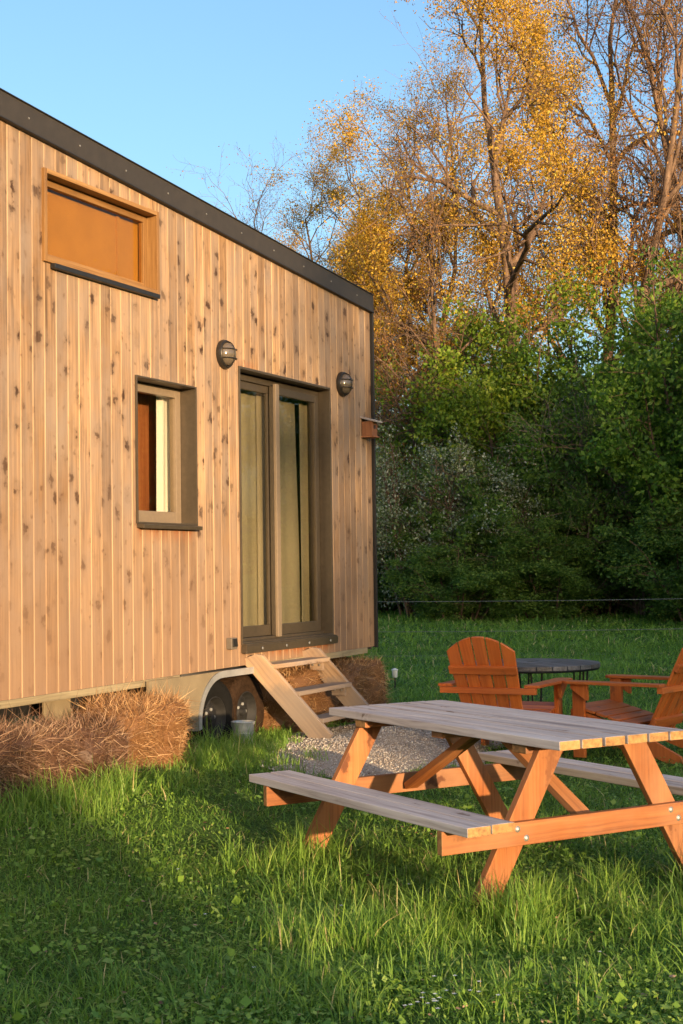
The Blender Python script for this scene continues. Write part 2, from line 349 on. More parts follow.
t = NT('bark'); tc = t.n('ShaderNodeTexCoord').outputs['Object']
n1 = t.noise(t.mapping(tc, (9, 9, 2.0)), 1.0, 6, 0.65)
c = t.ramp(n1.outputs['Fac'], [(0.3, (0.06, 0.036, 0.024)), (0.55, (0.16, 0.10, 0.065)), (0.75, (0.27, 0.18, 0.12))])
M['bark'] = t.done(t.bsdf(c, 0.85, bump=n1.outputs['Fac'], bstr=0.6, bdist=0.03, spec=0.2))
t = NT('bark_pale'); tc = t.n('ShaderNodeTexCoord').outputs['Object']
n1 = t.noise(t.mapping(tc, (9, 9, 2.0)), 1.0, 5, 0.65)
c = t.ramp(n1.outputs['Fac'], [(0.3, (0.10, 0.075, 0.055)), (0.7, (0.30, 0.23, 0.17))])
M['bark_pale'] = t.done(t.bsdf(c, 0.85, spec=0.2))

t = NT('meadow_soil'); tc = t.n('ShaderNodeTexCoord').outputs['Object']
n1 = t.noise(tc, 3.0, 8, 0.7); n2 = t.noise(tc, 38, 5, 0.7)
c = t.mix(t.ramp(n2.outputs['Fac'], [(0.35, 0.0), (0.65, 1.0)]), (0.045, 0.085, 0.018), (0.10, 0.19, 0.036))
c = t.mix(t.ramp(n1.outputs['Fac'], [(0.55, 0.0), (0.75, 0.5)]), c, (0.085, 0.070, 0.035))
M['meadow'] = t.done(t.bsdf(c, 0.95, bump=n2.outputs['Fac'], bstr=0.8, bdist=0.03, spec=0.1))
t = NT('gravel_ground'); tc = t.n('ShaderNodeTexCoord').outputs['Object']
n1 = t.noise(tc, 2.5, 5, 0.65); v1 = t.n('ShaderNodeTexVoronoi'); v1.inputs['Scale'].default_value = 70; t.l(tc, v1.inputs['Vector'])
c = t.mix(v1.outputs['Color'], (0.34, 0.28, 0.22), (0.52, 0.45, 0.37), 'MIX')
c = t.mix(t.ramp(n1.outputs['Fac'], [(0.5, 0.0), (0.72, 0.75)]), c, (0.20, 0.145, 0.095))
M['gravel'] = t.done(t.bsdf(c, 0.9, bump=v1.outputs['Distance'], bstr=0.8, bdist=0.012, spec=0.2))
t = NT('pebble_stone'); a = t.attr('tint').outputs['Fac']
c = t.ramp(a, [(0.0, (0.25, 0.19, 0.14)), (0.5, (0.46, 0.39, 0.32)), (1.0, (0.66, 0.60, 0.53))]); M['pebble'] = t.done(t.bsdf(c, 0.85, spec=0.2))

# ------------------------------------------------------------------ ground
def ground_mesh():
    def axis(lo, hi, core0, core1, step):
        a = list(np.arange(core0, core1 + 1e-6, step)); x = core1; s = step
        while x < hi: s *= 1.35; x += s; a.append(x)
        x = core0; s = step
        while x > lo: s *= 1.35; x -= s; a.insert(0, x)
        return np.array(a)
    xs = axis(-260, 260, -9, 12, 0.15); ys = axis(-200, 420, 2, 34, 0.15)
    X, Y = np.meshgrid(xs, ys); Z = ground(X, Y)
    nx, ny = len(xs), len(ys)
    v = np.stack([X, Y, Z], -1).reshape(-1, 3)
    i = np.arange(nx - 1)[None, :] + nx * np.arange(ny - 1)[:, None]
    q = np.stack([i, i + 1, i + 1 + nx, i + nx], -1).reshape(-1, 4)
    return np_mesh('ground', v, q, mats=[M['meadow']], smooth=True)
tag(obj('ground', ground_mesh()), 'green meadow ground under the grass', None, None, 'structure')

def in_gravel(u, n):                             # yard of gravel in front of the steps
    return ((u - 0.62) / 1.75) ** 2 + ((n - 0.95 + 0.10 * (u - 0.6)) / 0.80) ** 2 + 0.20 * np.sin(u * 5.3 + n * 2) * np.sin(n * 4.1 + 1) 
def to_un(x, y):
    dx = x - O0[0]; dy = y - O0[1]
    return dx * U[0] + dy * U[1], dx * N[0] + dy * N[1]
us, ns = np.linspace(-1.8, 3.0, 97), np.linspace(-0.6, 2.3, 59)
UU, NN = np.meshgrid(us, ns); XX = O0[0] + UU * U[0] + NN * N[0]; YY = O0[1] + UU * U[1] + NN * N[1]
gv = np.stack([XX, YY, ground(XX, YY) + 0.006], -1).reshape(-1, 3)
i = np.arange(96)[None, :] + 97 * np.arange(58)[:, None]; q = np.stack([i, i + 1, i + 98, i + 97], -1).reshape(-1, 4)
qc = in_gravel(UU, NN); keep = (qc.reshape(-1)[q].mean(1) < 1.0)
tag(obj('gravel', np_mesh('gravel', gv, q[keep], mats=[M['gravel']], smooth=True)), 'pale gravel patch in front of the wooden steps', None, None, 'structure')
# loose pebbles
k = 26000; pu = rng.uniform(-1.5, 2.7, k); pn = rng.uniform(-0.3, 2.1, k); ok = in_gravel(pu, pn) < 1.03; pu, pn = pu[ok], pn[ok]; k = len(pu)
px = O0[0] + pu * U[0] + pn * N[0]; py = O0[1] + pu * U[1] + pn * N[1]; pz = ground(px, py) + 0.008
sz = rng.uniform(0.003, 0.0085, k) * (1 + (rng.random(k) < .03) * 1.0); base = np.array([(1, 0, 0), (0, 1, 0), (-1, 0, 0), (0, -1, 0), (0, 0, .7), (0, 0, -.7)], float)
pv = base[None] * (sz[:, None] * rng.uniform(.7, 1.3, (k, 3)))[:, None, :]; ang = rng.uniform(0, 6.28, k); ca, sa = np.cos(ang), np.sin(ang)
pv = np.stack([pv[..., 0] * ca[:, None] - pv[..., 1] * sa[:, None], pv[..., 0] * sa[:, None] + pv[..., 1] * ca[:, None], pv[..., 2]], -1) + np.stack([px, py, pz], -1)[:, None]
tf = np.array([(0, 1, 4), (1, 2, 4), (2, 3, 4), (3, 0, 4), (1, 0, 5), (2, 1, 5), (3, 2, 5), (0, 3, 5)])
pt = (tf[None] + 6 * np.arange(k)[:, None, None]).reshape(-1, 3)
tag(obj('pebbles', np_mesh('pebbles', pv.reshape(-1, 3), None, pt, np.repeat(rng.random(k), 6), [M['pebble']], smooth=True)), 'loose pale pebbles scattered over the gravel patch', None, None, 'stuff')

# ------------------------------------------------------------------ tiny house (local x along facade, y into the house, z up)
HROT = math.atan2(U[1], U[0])
house = empty('tiny_house', (O0[0], O0[1], 0), HROT, 'timber clad tiny house on wheels with black roof edge and sliding door', 'tiny house')
UL, UR, DEP = -4.6, 2.462, 2.45
def ctop(u): return 4.106 - 0.0655 * (u + 2.79)
def cbot(u): return 0.688 + 0.0072 * (u + 2.8)
OPEN = [('upper', -2.385, -1.113, 3.350, 3.908), ('win', -1.388, -0.618, 1.755, 2.748), ('door', 0.020, 1.590, 0.862, 2.978)]
def cladding():
    mb_v, mb_f, g, rn, fr = [], [], [], [], []
    bw = 0.118; u = UR - 0.0; boards = []
    while u > UL: boards.append((u - bw, u)); u -= bw
    cuts = sorted([o[1] for o in OPEN] + [o[2] for o in OPEN])
    prof = [(0.0, 0.008, .75), (0.0035, 0.005, .75), (0.006, 0.0, 0.45), (0.0085, -0.0005, 0.0)]     # groove flank: unweathered wood, sun-facing edge painted paler
    for (a, b2) in boards:
        r = random.random(); off = random.random() * 40
        P = [(a + x, y, f) for x, y, f in prof] + [(b2 - 0.005, 0.0, 0.0), (b2 - 0.003, 0.004, 0.3), (b2, 0.008, 0.3)]
        for cu in cuts:
            if a < cu < b2:
                for i in range(len(P) - 1):
                    if P[i][0] < cu < P[i + 1][0]:
                        tt = (cu - P[i][0]) / (P[i + 1][0] - P[i][0]); P.insert(i + 1, (cu, P[i][1] * (1 - tt) + P[i + 1][1] * tt, 0.0)); break
        for i in range(len(P) - 1):
            (u0, y0, f0), (u1, y1, f1) = P[i], P[i + 1]; um = (u0 + u1) / 2
            segs = [(None, None)]; iv = []
            lo = 'b'
            ops = sorted([(z0, z1) for _, x0, x1, z0, z1 in OPEN if x0 < um < x1])
            zs = ['b']
            for z0, z1 in ops: iv.append((zs[-1], z0)); zs.append(z1)
            iv.append((zs[-1], 't'))
            for za, zb in iv:
                q = []
                for uu, yy, w in ((u0, y0, 0), (u1, y1, 0), (u1, y1, 1), (u0, y0, 1)):
                    zz = (za if w == 0 else zb); zz = cbot(uu) if zz == 'b' else (ctop(uu) + 0.03 if zz == 't' else zz)
                    q.append((uu, yy, zz))
                bi = len(mb_v); mb_v.extend(q); mb_f.append([bi, bi + 1, bi + 2, bi + 3])
                g.extend([(p[2] + off, p[0], 0.0) for p in q]); rn.extend([r] * 4); fr.extend([f0, f1, f1, f0])
    me = bpy.data.meshes.new('cladding'); me.from_pydata(mb_v, [], mb_f); me.materials.append(M['cladding'])
    for nm, ty, key, dat in (('gc', 'FLOAT_VECTOR', 'vector', g), ('rnd', 'FLOAT', 'value', rn), ('fresh_lit', 'FLOAT', 'value', fr)):
        a_ = me.attributes.new(nm, ty, 'POINT'); a_.data.foreach_set(key, np.array(dat, np.float32).ravel())
    return obj('cladding', me, house)
cladding()
# shell: inner lining with the same openings, end walls, back, floor
sh = MB()
def wall_with_holes(mb, y, thick, z0f, z1f):
    xs = sorted({UL, UR - 0.02, *[o[1] for o in OPEN], *[o[2] for o in OPEN]})
    for a, b2 in zip(xs[:-1], xs[1:]):
        um = (a + b2) / 2; ops = sorted([(z0, z1) for _, x0, x1, z0, z1 in OPEN if x0 < um < x1]); zs = [z0f]
        for z0, z1 in ops: mb.box((um, y, (zs[-1] + z0) / 2), (b2 - a, thick, z0 - zs[-1]), grain=2); zs.append(z1)
        mb.box((um, y, (zs[-1] + z1f(um)) / 2), (b2 - a, thick, z1f(um) - zs[-1]), grain=2)
wall_with_holes(sh, 0.135, 0.03, 0.72, lambda u: ctop(u) - 0.05)
sh.build('inner_lining', M['lining'], house)
ew = MB()
ew.box((UR - 0.012, DEP / 2 + 0.012, 2.25), (0.02, DEP - 0.03, 3.10)); ew.box((UL, DEP / 2, 2.45), (0.04, DEP - 0.03, 3.4)); ew.box(((UL + UR) / 2, DEP, 2.3), (UR - UL, 0.04, 3.2))
ew.build('outer_wall', M['wall_back'], house)
fl = MB(); fl.box(((UL + UR) / 2, DEP / 2 + 0.03, 0.76), (UR - UL - 0.06, DEP - 0.08, 0.09)); fl.build('floor_deck', M['lining'], house)
ib = MB(); ib.box(((UL + UR) / 2, 1.75, 2.3), (UR - UL - 0.1, 0.03, 2.9)); ib.build('partition', M['lining'], house)
ib = MB(); ib.box((-.72, .39, 2.2), (1.0, .03, 2.6)); ib.build('sun_catch_panel', M['lining'], house)  # added panel behind the lower window, placed to catch sun and warm it
# corner trim: a dark strip standing on the right-hand edge
ct = MB(); ct.bar((UR + 0.012, -0.004, cbot(UR) - 0.01), (UR + 0.012, -0.004, ctop(UR) + 0.02), 0.022, 0.05, up=(0, 1, 0)); ct.build('corner_trim', M['dark_trim'], house, 0.002)
# roof: black metal with a deep fascia
rf = MB()
sl = math.atan(-0.0655)
def rp(u, dz=0.0): return ctop(u) + dz
a0, a1 = UL - 0.05, UR + 0.022
rf.add([(a0, -0.030, rp(a0, 0.0)), (a1, -0.030, rp(a1, 0.0)), (a1, -0.030, rp(a1, .172)), (a0, -0.030, rp(a0, .172)),
        (a0, -0.012, rp(a0, 0.0)), (a1, -0.012, rp(a1, 0.0)), (a1, DEP + .06, rp(a1, .172)), (a0, DEP + .06, rp(a0, .172)),
        (a0, -0.012, rp(a0, .12)), (a1, -0.012, rp(a1, .12)), (a1, DEP + .06, rp(a1, .12)), (a0, DEP + .06, rp(a0, .12))],
       [(0, 1, 2, 3), (0, 4, 5, 1), (4, 8, 9, 5), (3, 2, 6, 7), (8, 11, 10, 9), (6, 10, 11, 7), (1, 5, 9, 10, 6, 2), (0, 3, 7, 11, 8, 4)])
roof = rf.build('roof', M['roof_metal'], house)
lip = MB(); lip.bar((a0, -0.034, rp(a0, 0.006)), (a1, -0.034, rp(a1, 0.006)), 0.012, 0.010); lip.bar((a0, -0.034, rp(a0, 0.168)), (a1, -0.034, rp(a1, 0.168)), 0.012, 0.008)
lip.build('drip_edge', M['dark_trim'], roof, 0.002)
for u in np.arange(UL + 1.0, UR, 0.52):
    sc = MB(); sc.lathe([(0, .005), (.006, .004), (.007, 0)], (u, -0.031, rp(u, .085)), Matrix.Rotation(R(90), 3, 'X'), 8); sc.build('screw', M['screw_metal'], roof)

def frame_ring(mb, x0, x1, z0, z1, y0, y1, w, wb=None, wt=None, mat=0):
    wb = w if wb is None else wb; wt = w if wt is None else wt; yc = (y0 + y1) / 2; d = y1 - y0
    mb.box((x0 + w / 2, yc, (z0 + z1) / 2), (w, d, z1 - z0), grain=2, mat=mat); mb.box((x1 - w / 2, yc, (z0 + z1) / 2), (w, d, z1 - z0), grain=2, mat=mat)
    mb.box(((x0 + x1) / 2, yc, z1 - wt / 2), (x1 - x0 - 2 * w, d, wt), grain=0, mat=mat); mb.box(((x0 + x1) / 2, yc, z0 + wb / 2), (x1 - x0 - 2 * w, d, wb), grain=0, mat=mat)

# upper window: wooden box frame around a brown blind
_, x0, x1, z0, z1 = OPEN[0]
f = MB(); frame_ring(f, x0 - .012, x1 + .012, z0 - .01, z1 + .012, -.022, .105, .030)
uw = f.build('upper_window', M['winwood'], house, 0.003); uw['label'] = 'wide upper window with wooden frame and brown blind'
f = MB(); frame_ring(f, x0 + .020, x1 - .020, z0 + .022, z1 - .020, .06, .10, .045); f.build('sash', M['winwood'], uw, 0.003)
f = MB(); f.box(((x0 + x1) / 2, .08, (z0 + z1) / 2), (x1 - x0 - .12, .006, z1 - z0 - .12)); f.build('pane', M['glass_brown'], uw)
f = MB(); f.box(((x0 + x1) / 2, .125, (z0 + z1) / 2), (x1 - x0 - .06, .012, z1 - z0 - .04)); f.bar((x1 - .30, .112, z0 + .03), (x1 - .30, .112, z1 - .03), .03, .012, up=(0, 1, 0)); f.build('blind', M['blind_brown'], uw)
f = MB(); f.box(((x0 + x1) / 2 + .02, -.028, z0 - .028), (x1 - x0 - .08, .035, .030)); f.build('sill', M['dark_trim'], uw, 0.002)  # dark colour here stands for the shadow line under the frame

# lower window
_, x0, x1, z0, z1 = OPEN[1]
f = MB(); frame_ring(f, x0 - .004, x1 + .004, z0 - .004, z1 + .006, -.016, .165, .013)
lw = f.build('lower_window', M['bronze_frame'], house, 0.002); lw['label'] = 'upright window with bronze frame and cream curtain'
f = MB(); frame_ring(f, x0 + .010, x1 - .010, z0 + .010, z1 - .010, .115, .17, .065, .085)
f.build('sash', M['bronze_light'], lw, 0.003)
f = MB(); f.box(((x0 + x1) / 2, .14, (z0 + z1) / 2 + .01), (x1 - x0 - .13, .008, z1 - z0 - .15)); f.build('pane', M['glass_clear'], lw)
f = MB(); f.box(((x0 + x1) / 2, -.03, z0 - .02), (x1 - x0 - .01, .06, .028), rot=(R(6), 0, 0)); f.build('sill', M['bronze_frame'], lw, 0.003)
def curtain(mb, xa, xb, za, zb, y, folds, amp, lean=0.0, seed=0):
    r_ = random.Random(seed); n = folds * 8 + 1; m = 9; vs = []; F = []
    ph = r_.random() * 6
    for j in range(m):
        tz = j / (m - 1)
        for i in range(n):
            tx = i / (n - 1)
            x = xa + (xb - xa) * tx + lean * (1 - tz) * tx
            yy = y + amp * math.sin(tx * folds * 6.283 + ph + .6 * math.sin(tz * 2 + tx * 5)) * (0.55 + .45 * (1 - tz)) + .3 * amp * math.sin(tx * folds * 2.2 + 2)
            vs.append((x, yy, za + (zb - za) * tz))
    for j in range(m - 1):
        for i in range(n - 1): F.append([j * n + i, j * n + i + 1, (j + 1) * n + i + 1, (j + 1) * n + i])
    mb.add(vs, F, smooth=True)
f = MB(); curtain(f, x1 - .155, x1 + .05, z0 - .05, z1 + .05, .215, 2, .016, 0, 3); f.build('curtain', M['curtain_cream'], lw)

# sliding door
_, x0, x1, z0, z1 = OPEN[2]
f = MB(); frame_ring(f, x0 - .005, x1 + .005, z0, z1 + .006, -.014, .175, .016, .02, .02)
f.box(((x0 + x1) / 2, .135, z1 - .045), (x1 - x0 - .03, .08, .05)); f.box(((x0 + x1) / 2, .12, z0 + .025), (x1 - x0 - .03, .10, .035))
f.box((x1 - .045, .135, (z0 + z1) / 2), (.055, .08, z1 - z0 - .08), grain=2); f.box((x0 + .03, .135, (z0 + z1) / 2), (.03, .08, z1 - z0 - .08), grain=2)
dr = f.build('sliding_door', M['bronze_frame'], house, 0.003); dr['label'] = 'two-panel sliding glass door with bronze frame'
xm = 0.72
f = MB(); frame_ring(f, x0 + .045, xm + .03, z0 + .045, z1 - .07, .118, .148, .055, .085, .06); f.build('sash', M['bronze_frame'], dr, 0.003)
f = MB(); frame_ring(f, xm - .02, x1 - .072, z0 + .045, z1 - .07, .072, .106, .058, .085, .06); f.build('sash', M['bronze_frame'], dr, 0.003)
f = MB(); f.box((xm + .008, .055, (z0 + z1) / 2 - .01), (.062, .028, z1 - z0 - .085), grain=2); f.build('meeting_stile', M['bronze_light'], dr, 0.004)
f = MB(); f.box(((x0 + .05 + xm) / 2, .133, (z0 + z1) / 2), (xm - x0 - .12, .008, z1 - z0 - .22)); f.build('pane', M['glass_clear'], dr)
f = MB(); f.box(((xm + x1 - .08) / 2, .089, (z0 + z1) / 2), (x1 - xm - .17, .008, z1 - z0 - .22)); f.build('pane', M['glass_clear'], dr)
f = MB(); curtain(f, x0 + .06, x0 + .38, z0 - .02, z1 - .10, .25, 2, .012, 0, 1); f.build('curtain', M['curtain_olive'], dr)
f = MB(); curtain(f, x0 + .32, xm + .0, z0 - .02, z1 - .05, .225, 2, .010, 0.02, 2); f.build('curtain', M['curtain_olive'], dr)
f = MB(); curtain(f, xm - .05, xm + .62, z0 - .02, z1 - .14, .20, 3, .009, 0.10, 4); f.build('curtain', M['curtain_olive'], dr)
f = MB(); curtain(f, x1 - .22, x1 - .05, z0 - .02, z1 - .06, .18, 1, .012, 0.0, 5); f.build('curtain', M['curtain_olive'], dr)
f = MB(); f.box(((x0 + x1) / 2, -.028, z0 - .032), (x1 - x0 + .012, .05, .060), rot=(R(5), 0, 0)); f.box(((x0 + x1) / 2, -.02, z0 + .004), (x1 - x0 + .006, .06, .012), rot=(R(5), 0, 0))
si = f.build('sill', M['bronze_frame'], dr, 0.003)
f = MB()
for u in np.linspace(x0 + .22, x1 - .16, 4):
    f = MB(); f.lathe([(0, .006), (.010, .005), (.012, 0)], (u, -.063, z0 - .032), Matrix.Rotation(R(90), 3, 'X'), 10); f.build('bolt', M['screw_metal'], dr)

# chassis and running gear
f = MB(); f.bar((UL, .02, cbot(UL) - .024), (-0.86, .02, cbot(-.86) - .024), .05, .046); f.build('sill_beam', M['beam'], house, 0.003)
f = MB(); f.bar((0.33, .02, cbot(.33) - .026), (2.30, .02, cbot(2.3) - .026), .05, .050)
f.build('sill_beam', M['beam'], house, 0.003)
f = MB(); f.bar((UL, .45, .58), (UR - .2, .45, .58), .06, .14); f.bar((UL, 1.9, .58), (UR - .2, 1.9, .58), .06, .14)
for u in (-4, -2.9, -1.9, 1.1, 2.2): f.bar((u, .1, .60), (u, 2.3, .60), .06, .08)
f.bar((-.30, .2, .345), (-.30, 2.2, .345), .06, .06); f.bar((.17, .2, .345), (.17, 2.2, .345), .06, .06)
f.lathe([(0, 0), (.03, 0), (.03, .5), (.05, .5), (.05, .02)], (2.36, .12, .10)); f.build('chassis', M['dark_trim'], house, 0.003)
f = MB(); f.prism([(-1.32, .38), (-.693, .38)] + [(-.345 - .347 * math.cos(a), .345 + .347 * math.sin(a)) for a in np.linspace(R(8), R(90), 12)] + [(-.20, .694), (-1.32, .690)], (1, 0, 0), (0, 0, 1), (0, .02, 0), (0, -.045, 0), 1.0); f.build('skirt_panel', M['panel_tan'], house)
for c_, s_ in (((-.05, .40, .50), (.92, .015, .34)), ((-2.05, .16, .50), (.30, .02, .28))):
    f = MB(); f.box(c_, s_); f.build('skirt_panel', M['panel_tan'], house, 0.003)
# fender over the tandem wheels: arch, flat top, arch
f = MB(); rr, cz, cu1, cu2 = .345, .345, -.345, .215
path = [(cu1 - rr * math.cos(a), cz + rr * math.sin(a)) for a in np.linspace(R(-8), R(90), 14)] + [(cu2 - rr * math.cos(a), cz + rr * math.sin(a)) for a in np.linspace(R(90), R(188), 14)]
n_ = len(path); vs = []
for (a, z) in path:
    k = 1.0
    vs += [(a, -.055, z), (a, -.055, z - 0.0), (a, .22, z)]
lipv = [(cu1 if i < 14 else cu2) for i in range(n_)]
vs = []
for i, (a, z) in enumerate(path):
    c_ = lipv[i]; s_ = (rr - .045) / rr; a2 = c_ + (a - c_) * s_; z2 = cz + (z - cz) * s_
    vs += [(a, .23, z), (a, -.045, z), (a + (a - c_) * .02, -.058, z + (z - cz) * .015), (a2, -.052, z2), (a2, -.046, z2), (a, -.036, z - .006 * 1), (a, .23, z - .006)]
F = [[i * 7 + k, i * 7 + k + 1, (i + 1) * 7 + k + 1, (i + 1) * 7 + k] for i in range(n_ - 1) for k in range(6)]
f.add(vs, F, smooth=True); f.build('fender', M['galvanised'], house)
def wheel(u, rubber, label):
    My = Matrix.Rotation(R(90), 3, 'X')
    f = MB(); r0 = .285
    f.lathe([(.150, -.005), (.175, .012), (.245, .016), (.270, .006), (r0, -.020), (r0, -.15), (.27, -.18), (.18, -.175)], (u, .045, .345), My, 40)
    for k in range(48):
        a = 6.2832 * k / 48; Mr = Matrix.Rotation(-a, 3, 'Y')
        f.box(Vector((u, .045 + .085, .345)) + Mr @ Vector((r0, 0, 0)), (.010, .13, .018), Mr)
    w = f.build('wheel', rubber, house); w['label'] = label
    f = MB(); f.lathe([(.0, -.045), (.045, -.045), (.05, -.05), (.085, -.055), (.125, -.062), (.14, -.03), (.152, .002), (.158, .0), (.150, -.02)], (u, .045, .345), My, 36)
    for k in range(5):
        a = 6.2832 * k / 5; f.lathe([(0, .012), (.012, .010), (.013, 0)], mat=2 if k < 3 else 0, c=(u + .062 * math.cos(a), .045 + .050, .345 + .062 * math.sin(a)), M=My, seg=8)
    f.lathe([(0, .03), (.028, .025), (.034, 0)], (u, .045 + .045, .345), My, 14)
    for k in range(8):
        a = 6.2832 * (k + .5) / 8; f.lathe([(0, .002), (.015, .002)], (u + .098 * math.cos(a), .045 + .056, .345 + .098 * math.sin(a)), My, 10, mat=1)
    f.build('rim', [M['rim_metal'], M['dark_trim'], M['zinc']], w)
wheel(-.302, M['tyre_rubber'], 'dark tyre with grey steel rim'); wheel(.170, M['dusty_rubber'], 'tyre caked in brown dust')

# ------------------------------------------------------------------ things on the facade
def bulkhead(u, z, label):
    e = empty('wall_lamp', hp(u, 0.002, z), HROT, label, 'wall lamp', 'round wall lamps beside the door')
    My = Matrix.Rotation(R(90), 3, 'X')
    f = MB(); f.lathe([(0, 0), (.108, 0), (.110, .012), (.104, .034), (.092, .040), (.088, .030)], (0, 0, 0), My, 36); f.build('lamp_base', M['lamp_metal'], e)
    f = MB(); f.lathe([(.087, .030)] + [(.087 * math.cos(a), .034 + .062 * math.sin(a)) for a in np.linspace(.1, 1.5708, 9)], (0, 0, 0), My, 32); f.build('lamp_glass', M['lamp_glass'], e)
    f = MB()
    for dz in (-.034, .034):
        w = math.sqrt(.094 ** 2 - dz ** 2); f.tube([(w * math.cos(a), -.034 - .070 * math.sin(a) * (w / .094), dz) for a in np.linspace(0, math.pi, 13)], .0042, 6)
    f.tube([(0, -.034 - .068 * math.sin(a), .094 * math.cos(a)) for a in np.linspace(0, math.pi, 15)], .0042, 6)
    f.tube([(.095 * math.cos(a), -.038, .095 * math.sin(a)) for a in np.linspace(0, 6.2832, 25)], .005, 6, cap=False)
    f.build('lamp_cage', M['lamp_metal'], e)
bulkhead(-.205, 3.043, 'round caged wall lamp between the lower window and the door')
bulkhead(1.84, 3.042, 'round caged wall lamp near the house corner beside the bird box')
e = empty('socket_box', hp(-.164, 0.0, .885), HROT, 'small brown socket box on the cladding left of the door sill', 'socket')
f = MB(); f.box((0, -.024, 0), (.085, .048, .085)); f.build('box_body', M['socket_plastic'], e, .006)
f = MB(); f.box((0, -.052, .006), (.066, .010, .062), rot=(R(-6), 0, 0)); f.build('box_cover', M['lamp_metal'], e, .004)
e = empty('bird_box', hp(2.30, 0.0, 2.60), HROT, 'small wooden bird box hung on the far corner of the house', 'bird box')
f = MB(); f.box((0, -.055, .085), (.115, .105, .13)); f.build('box_body', M['bird'], e, .003)
f = MB(); f.box((0, -.068, .168), (.155, .17, .016), rot=(R(16), 0, 0)); f.build('box_roof', M['weathered'], e, .003)
f = MB(); f.box((0, -.060, .012), (.13, .13, .014)); f.build('box_floor', M['bird'], e, .003)
f = MB(); f.lathe([(0, .002), (.019, .002), (.019, -.006)], (0, -.108, .10), Matrix.Rotation(R(90), 3, 'X'), 16); f.build('entry_hole', M['dark_trim'], e)
f = MB(); f.tube([(0, -.05, .0), (0, -.05, -.03)], .004, 6); f.build('peg', M['dark_trim'], e)

# ------------------------------------------------------------------ wooden steps (local: x along facade, y outwards negative)
steps = empty('wooden_steps', hp(0.08, 0.0, GZ), HROT, 'weathered wooden steps leaning up to the sliding door', 'steps')
TOPZ = .80 - GZ; RUN = .50; SK = .27
def stringer(x):
    f = MB(); d = Vector((SK, -RUN, -TOPZ)); wv = Vector((0, -.5, .72)).normalized()
    a = Vector((x, -.035, TOPZ - .02)); bq = a + d
    L = d.normalized(); nrm = Vector((0, -TOPZ, RUN)).normalized()
    f.prism([(-.02, -.08), (.02, .045), (.06, .08), (d.length - .02, .08), (d.length + .06, -.08)], L, nrm, (0.045, 0, 0), a, 1.0, grain_b=False)
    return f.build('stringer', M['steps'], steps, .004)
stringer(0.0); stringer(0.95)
for k, tt in enumerate((.14, .45, .76)):
    f = MB(); y = -.05 - RUN * tt; z = TOPZ * (1 - tt) - .01; x = SK * tt
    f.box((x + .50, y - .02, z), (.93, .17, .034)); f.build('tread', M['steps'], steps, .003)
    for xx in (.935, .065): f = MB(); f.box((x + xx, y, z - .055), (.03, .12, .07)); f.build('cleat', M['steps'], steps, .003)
for tt in (.14, .45, .76):
    y = -.05 - RUN * tt; z = TOPZ * (1 - tt) - .055
    for dy in (-.03, .03): f = MB(); f.lathe([(0, .006), (.009, .004), (.010, 0)], (SK * tt + .918, y + dy, z), Matrix.Rotation(R(-90), 3, 'Y'), 8); f.build('bolt', M['screw_metal'], steps)

# zinc pail
e = empty('pail', hp(-.25, .16, float(ground(*hp(-.25, .16)[:2])) + .03), 0.3, 'small zinc pail standing by the trailer wheel', 'pail'); e.scale = (1.12, 1.12, 1.0)
f = MB(); f.lathe([(0, .004), (.055, .004), (.057, 0), (.062, .01), (.074, .165), (.080, .170), (.078, .176), (.071, .170), (.058, .012)], seg=32); f.lathe([(.0675, .085), (.0715, .09), (.0685, .095)], seg=32); f.build('pail_body', M['zinc'], e)
f = MB(); f.tube([(.078 * math.cos(a), .03 * math.sin(a) + .002, .163 - .055 * math.sin(a)) for a in np.linspace(0, math.pi, 15)], .003, 6); f.build('handle', M['zinc'], e)

# little white garden stake lamp beyond the house corner
gx, gy = .53, 15.2
e = empty('stake_lamp', (gx, gy, float(ground(gx, gy)) - .01), 0, 'small white stake lamp in the lawn beyond the house corner', 'garden lamp')
f = MB(); f.tube([(0, 0, -.05), (0, 0, .16)], .008, 8); f.build('stake', M['rim_metal'], e)
f = MB(); f.lathe([(.02, .15), (.028, .16), (.030, .22), (.036, .225), (.034, .235), (0, .25)], seg=16); f.build('lamp_head', M['white_plastic'], e)

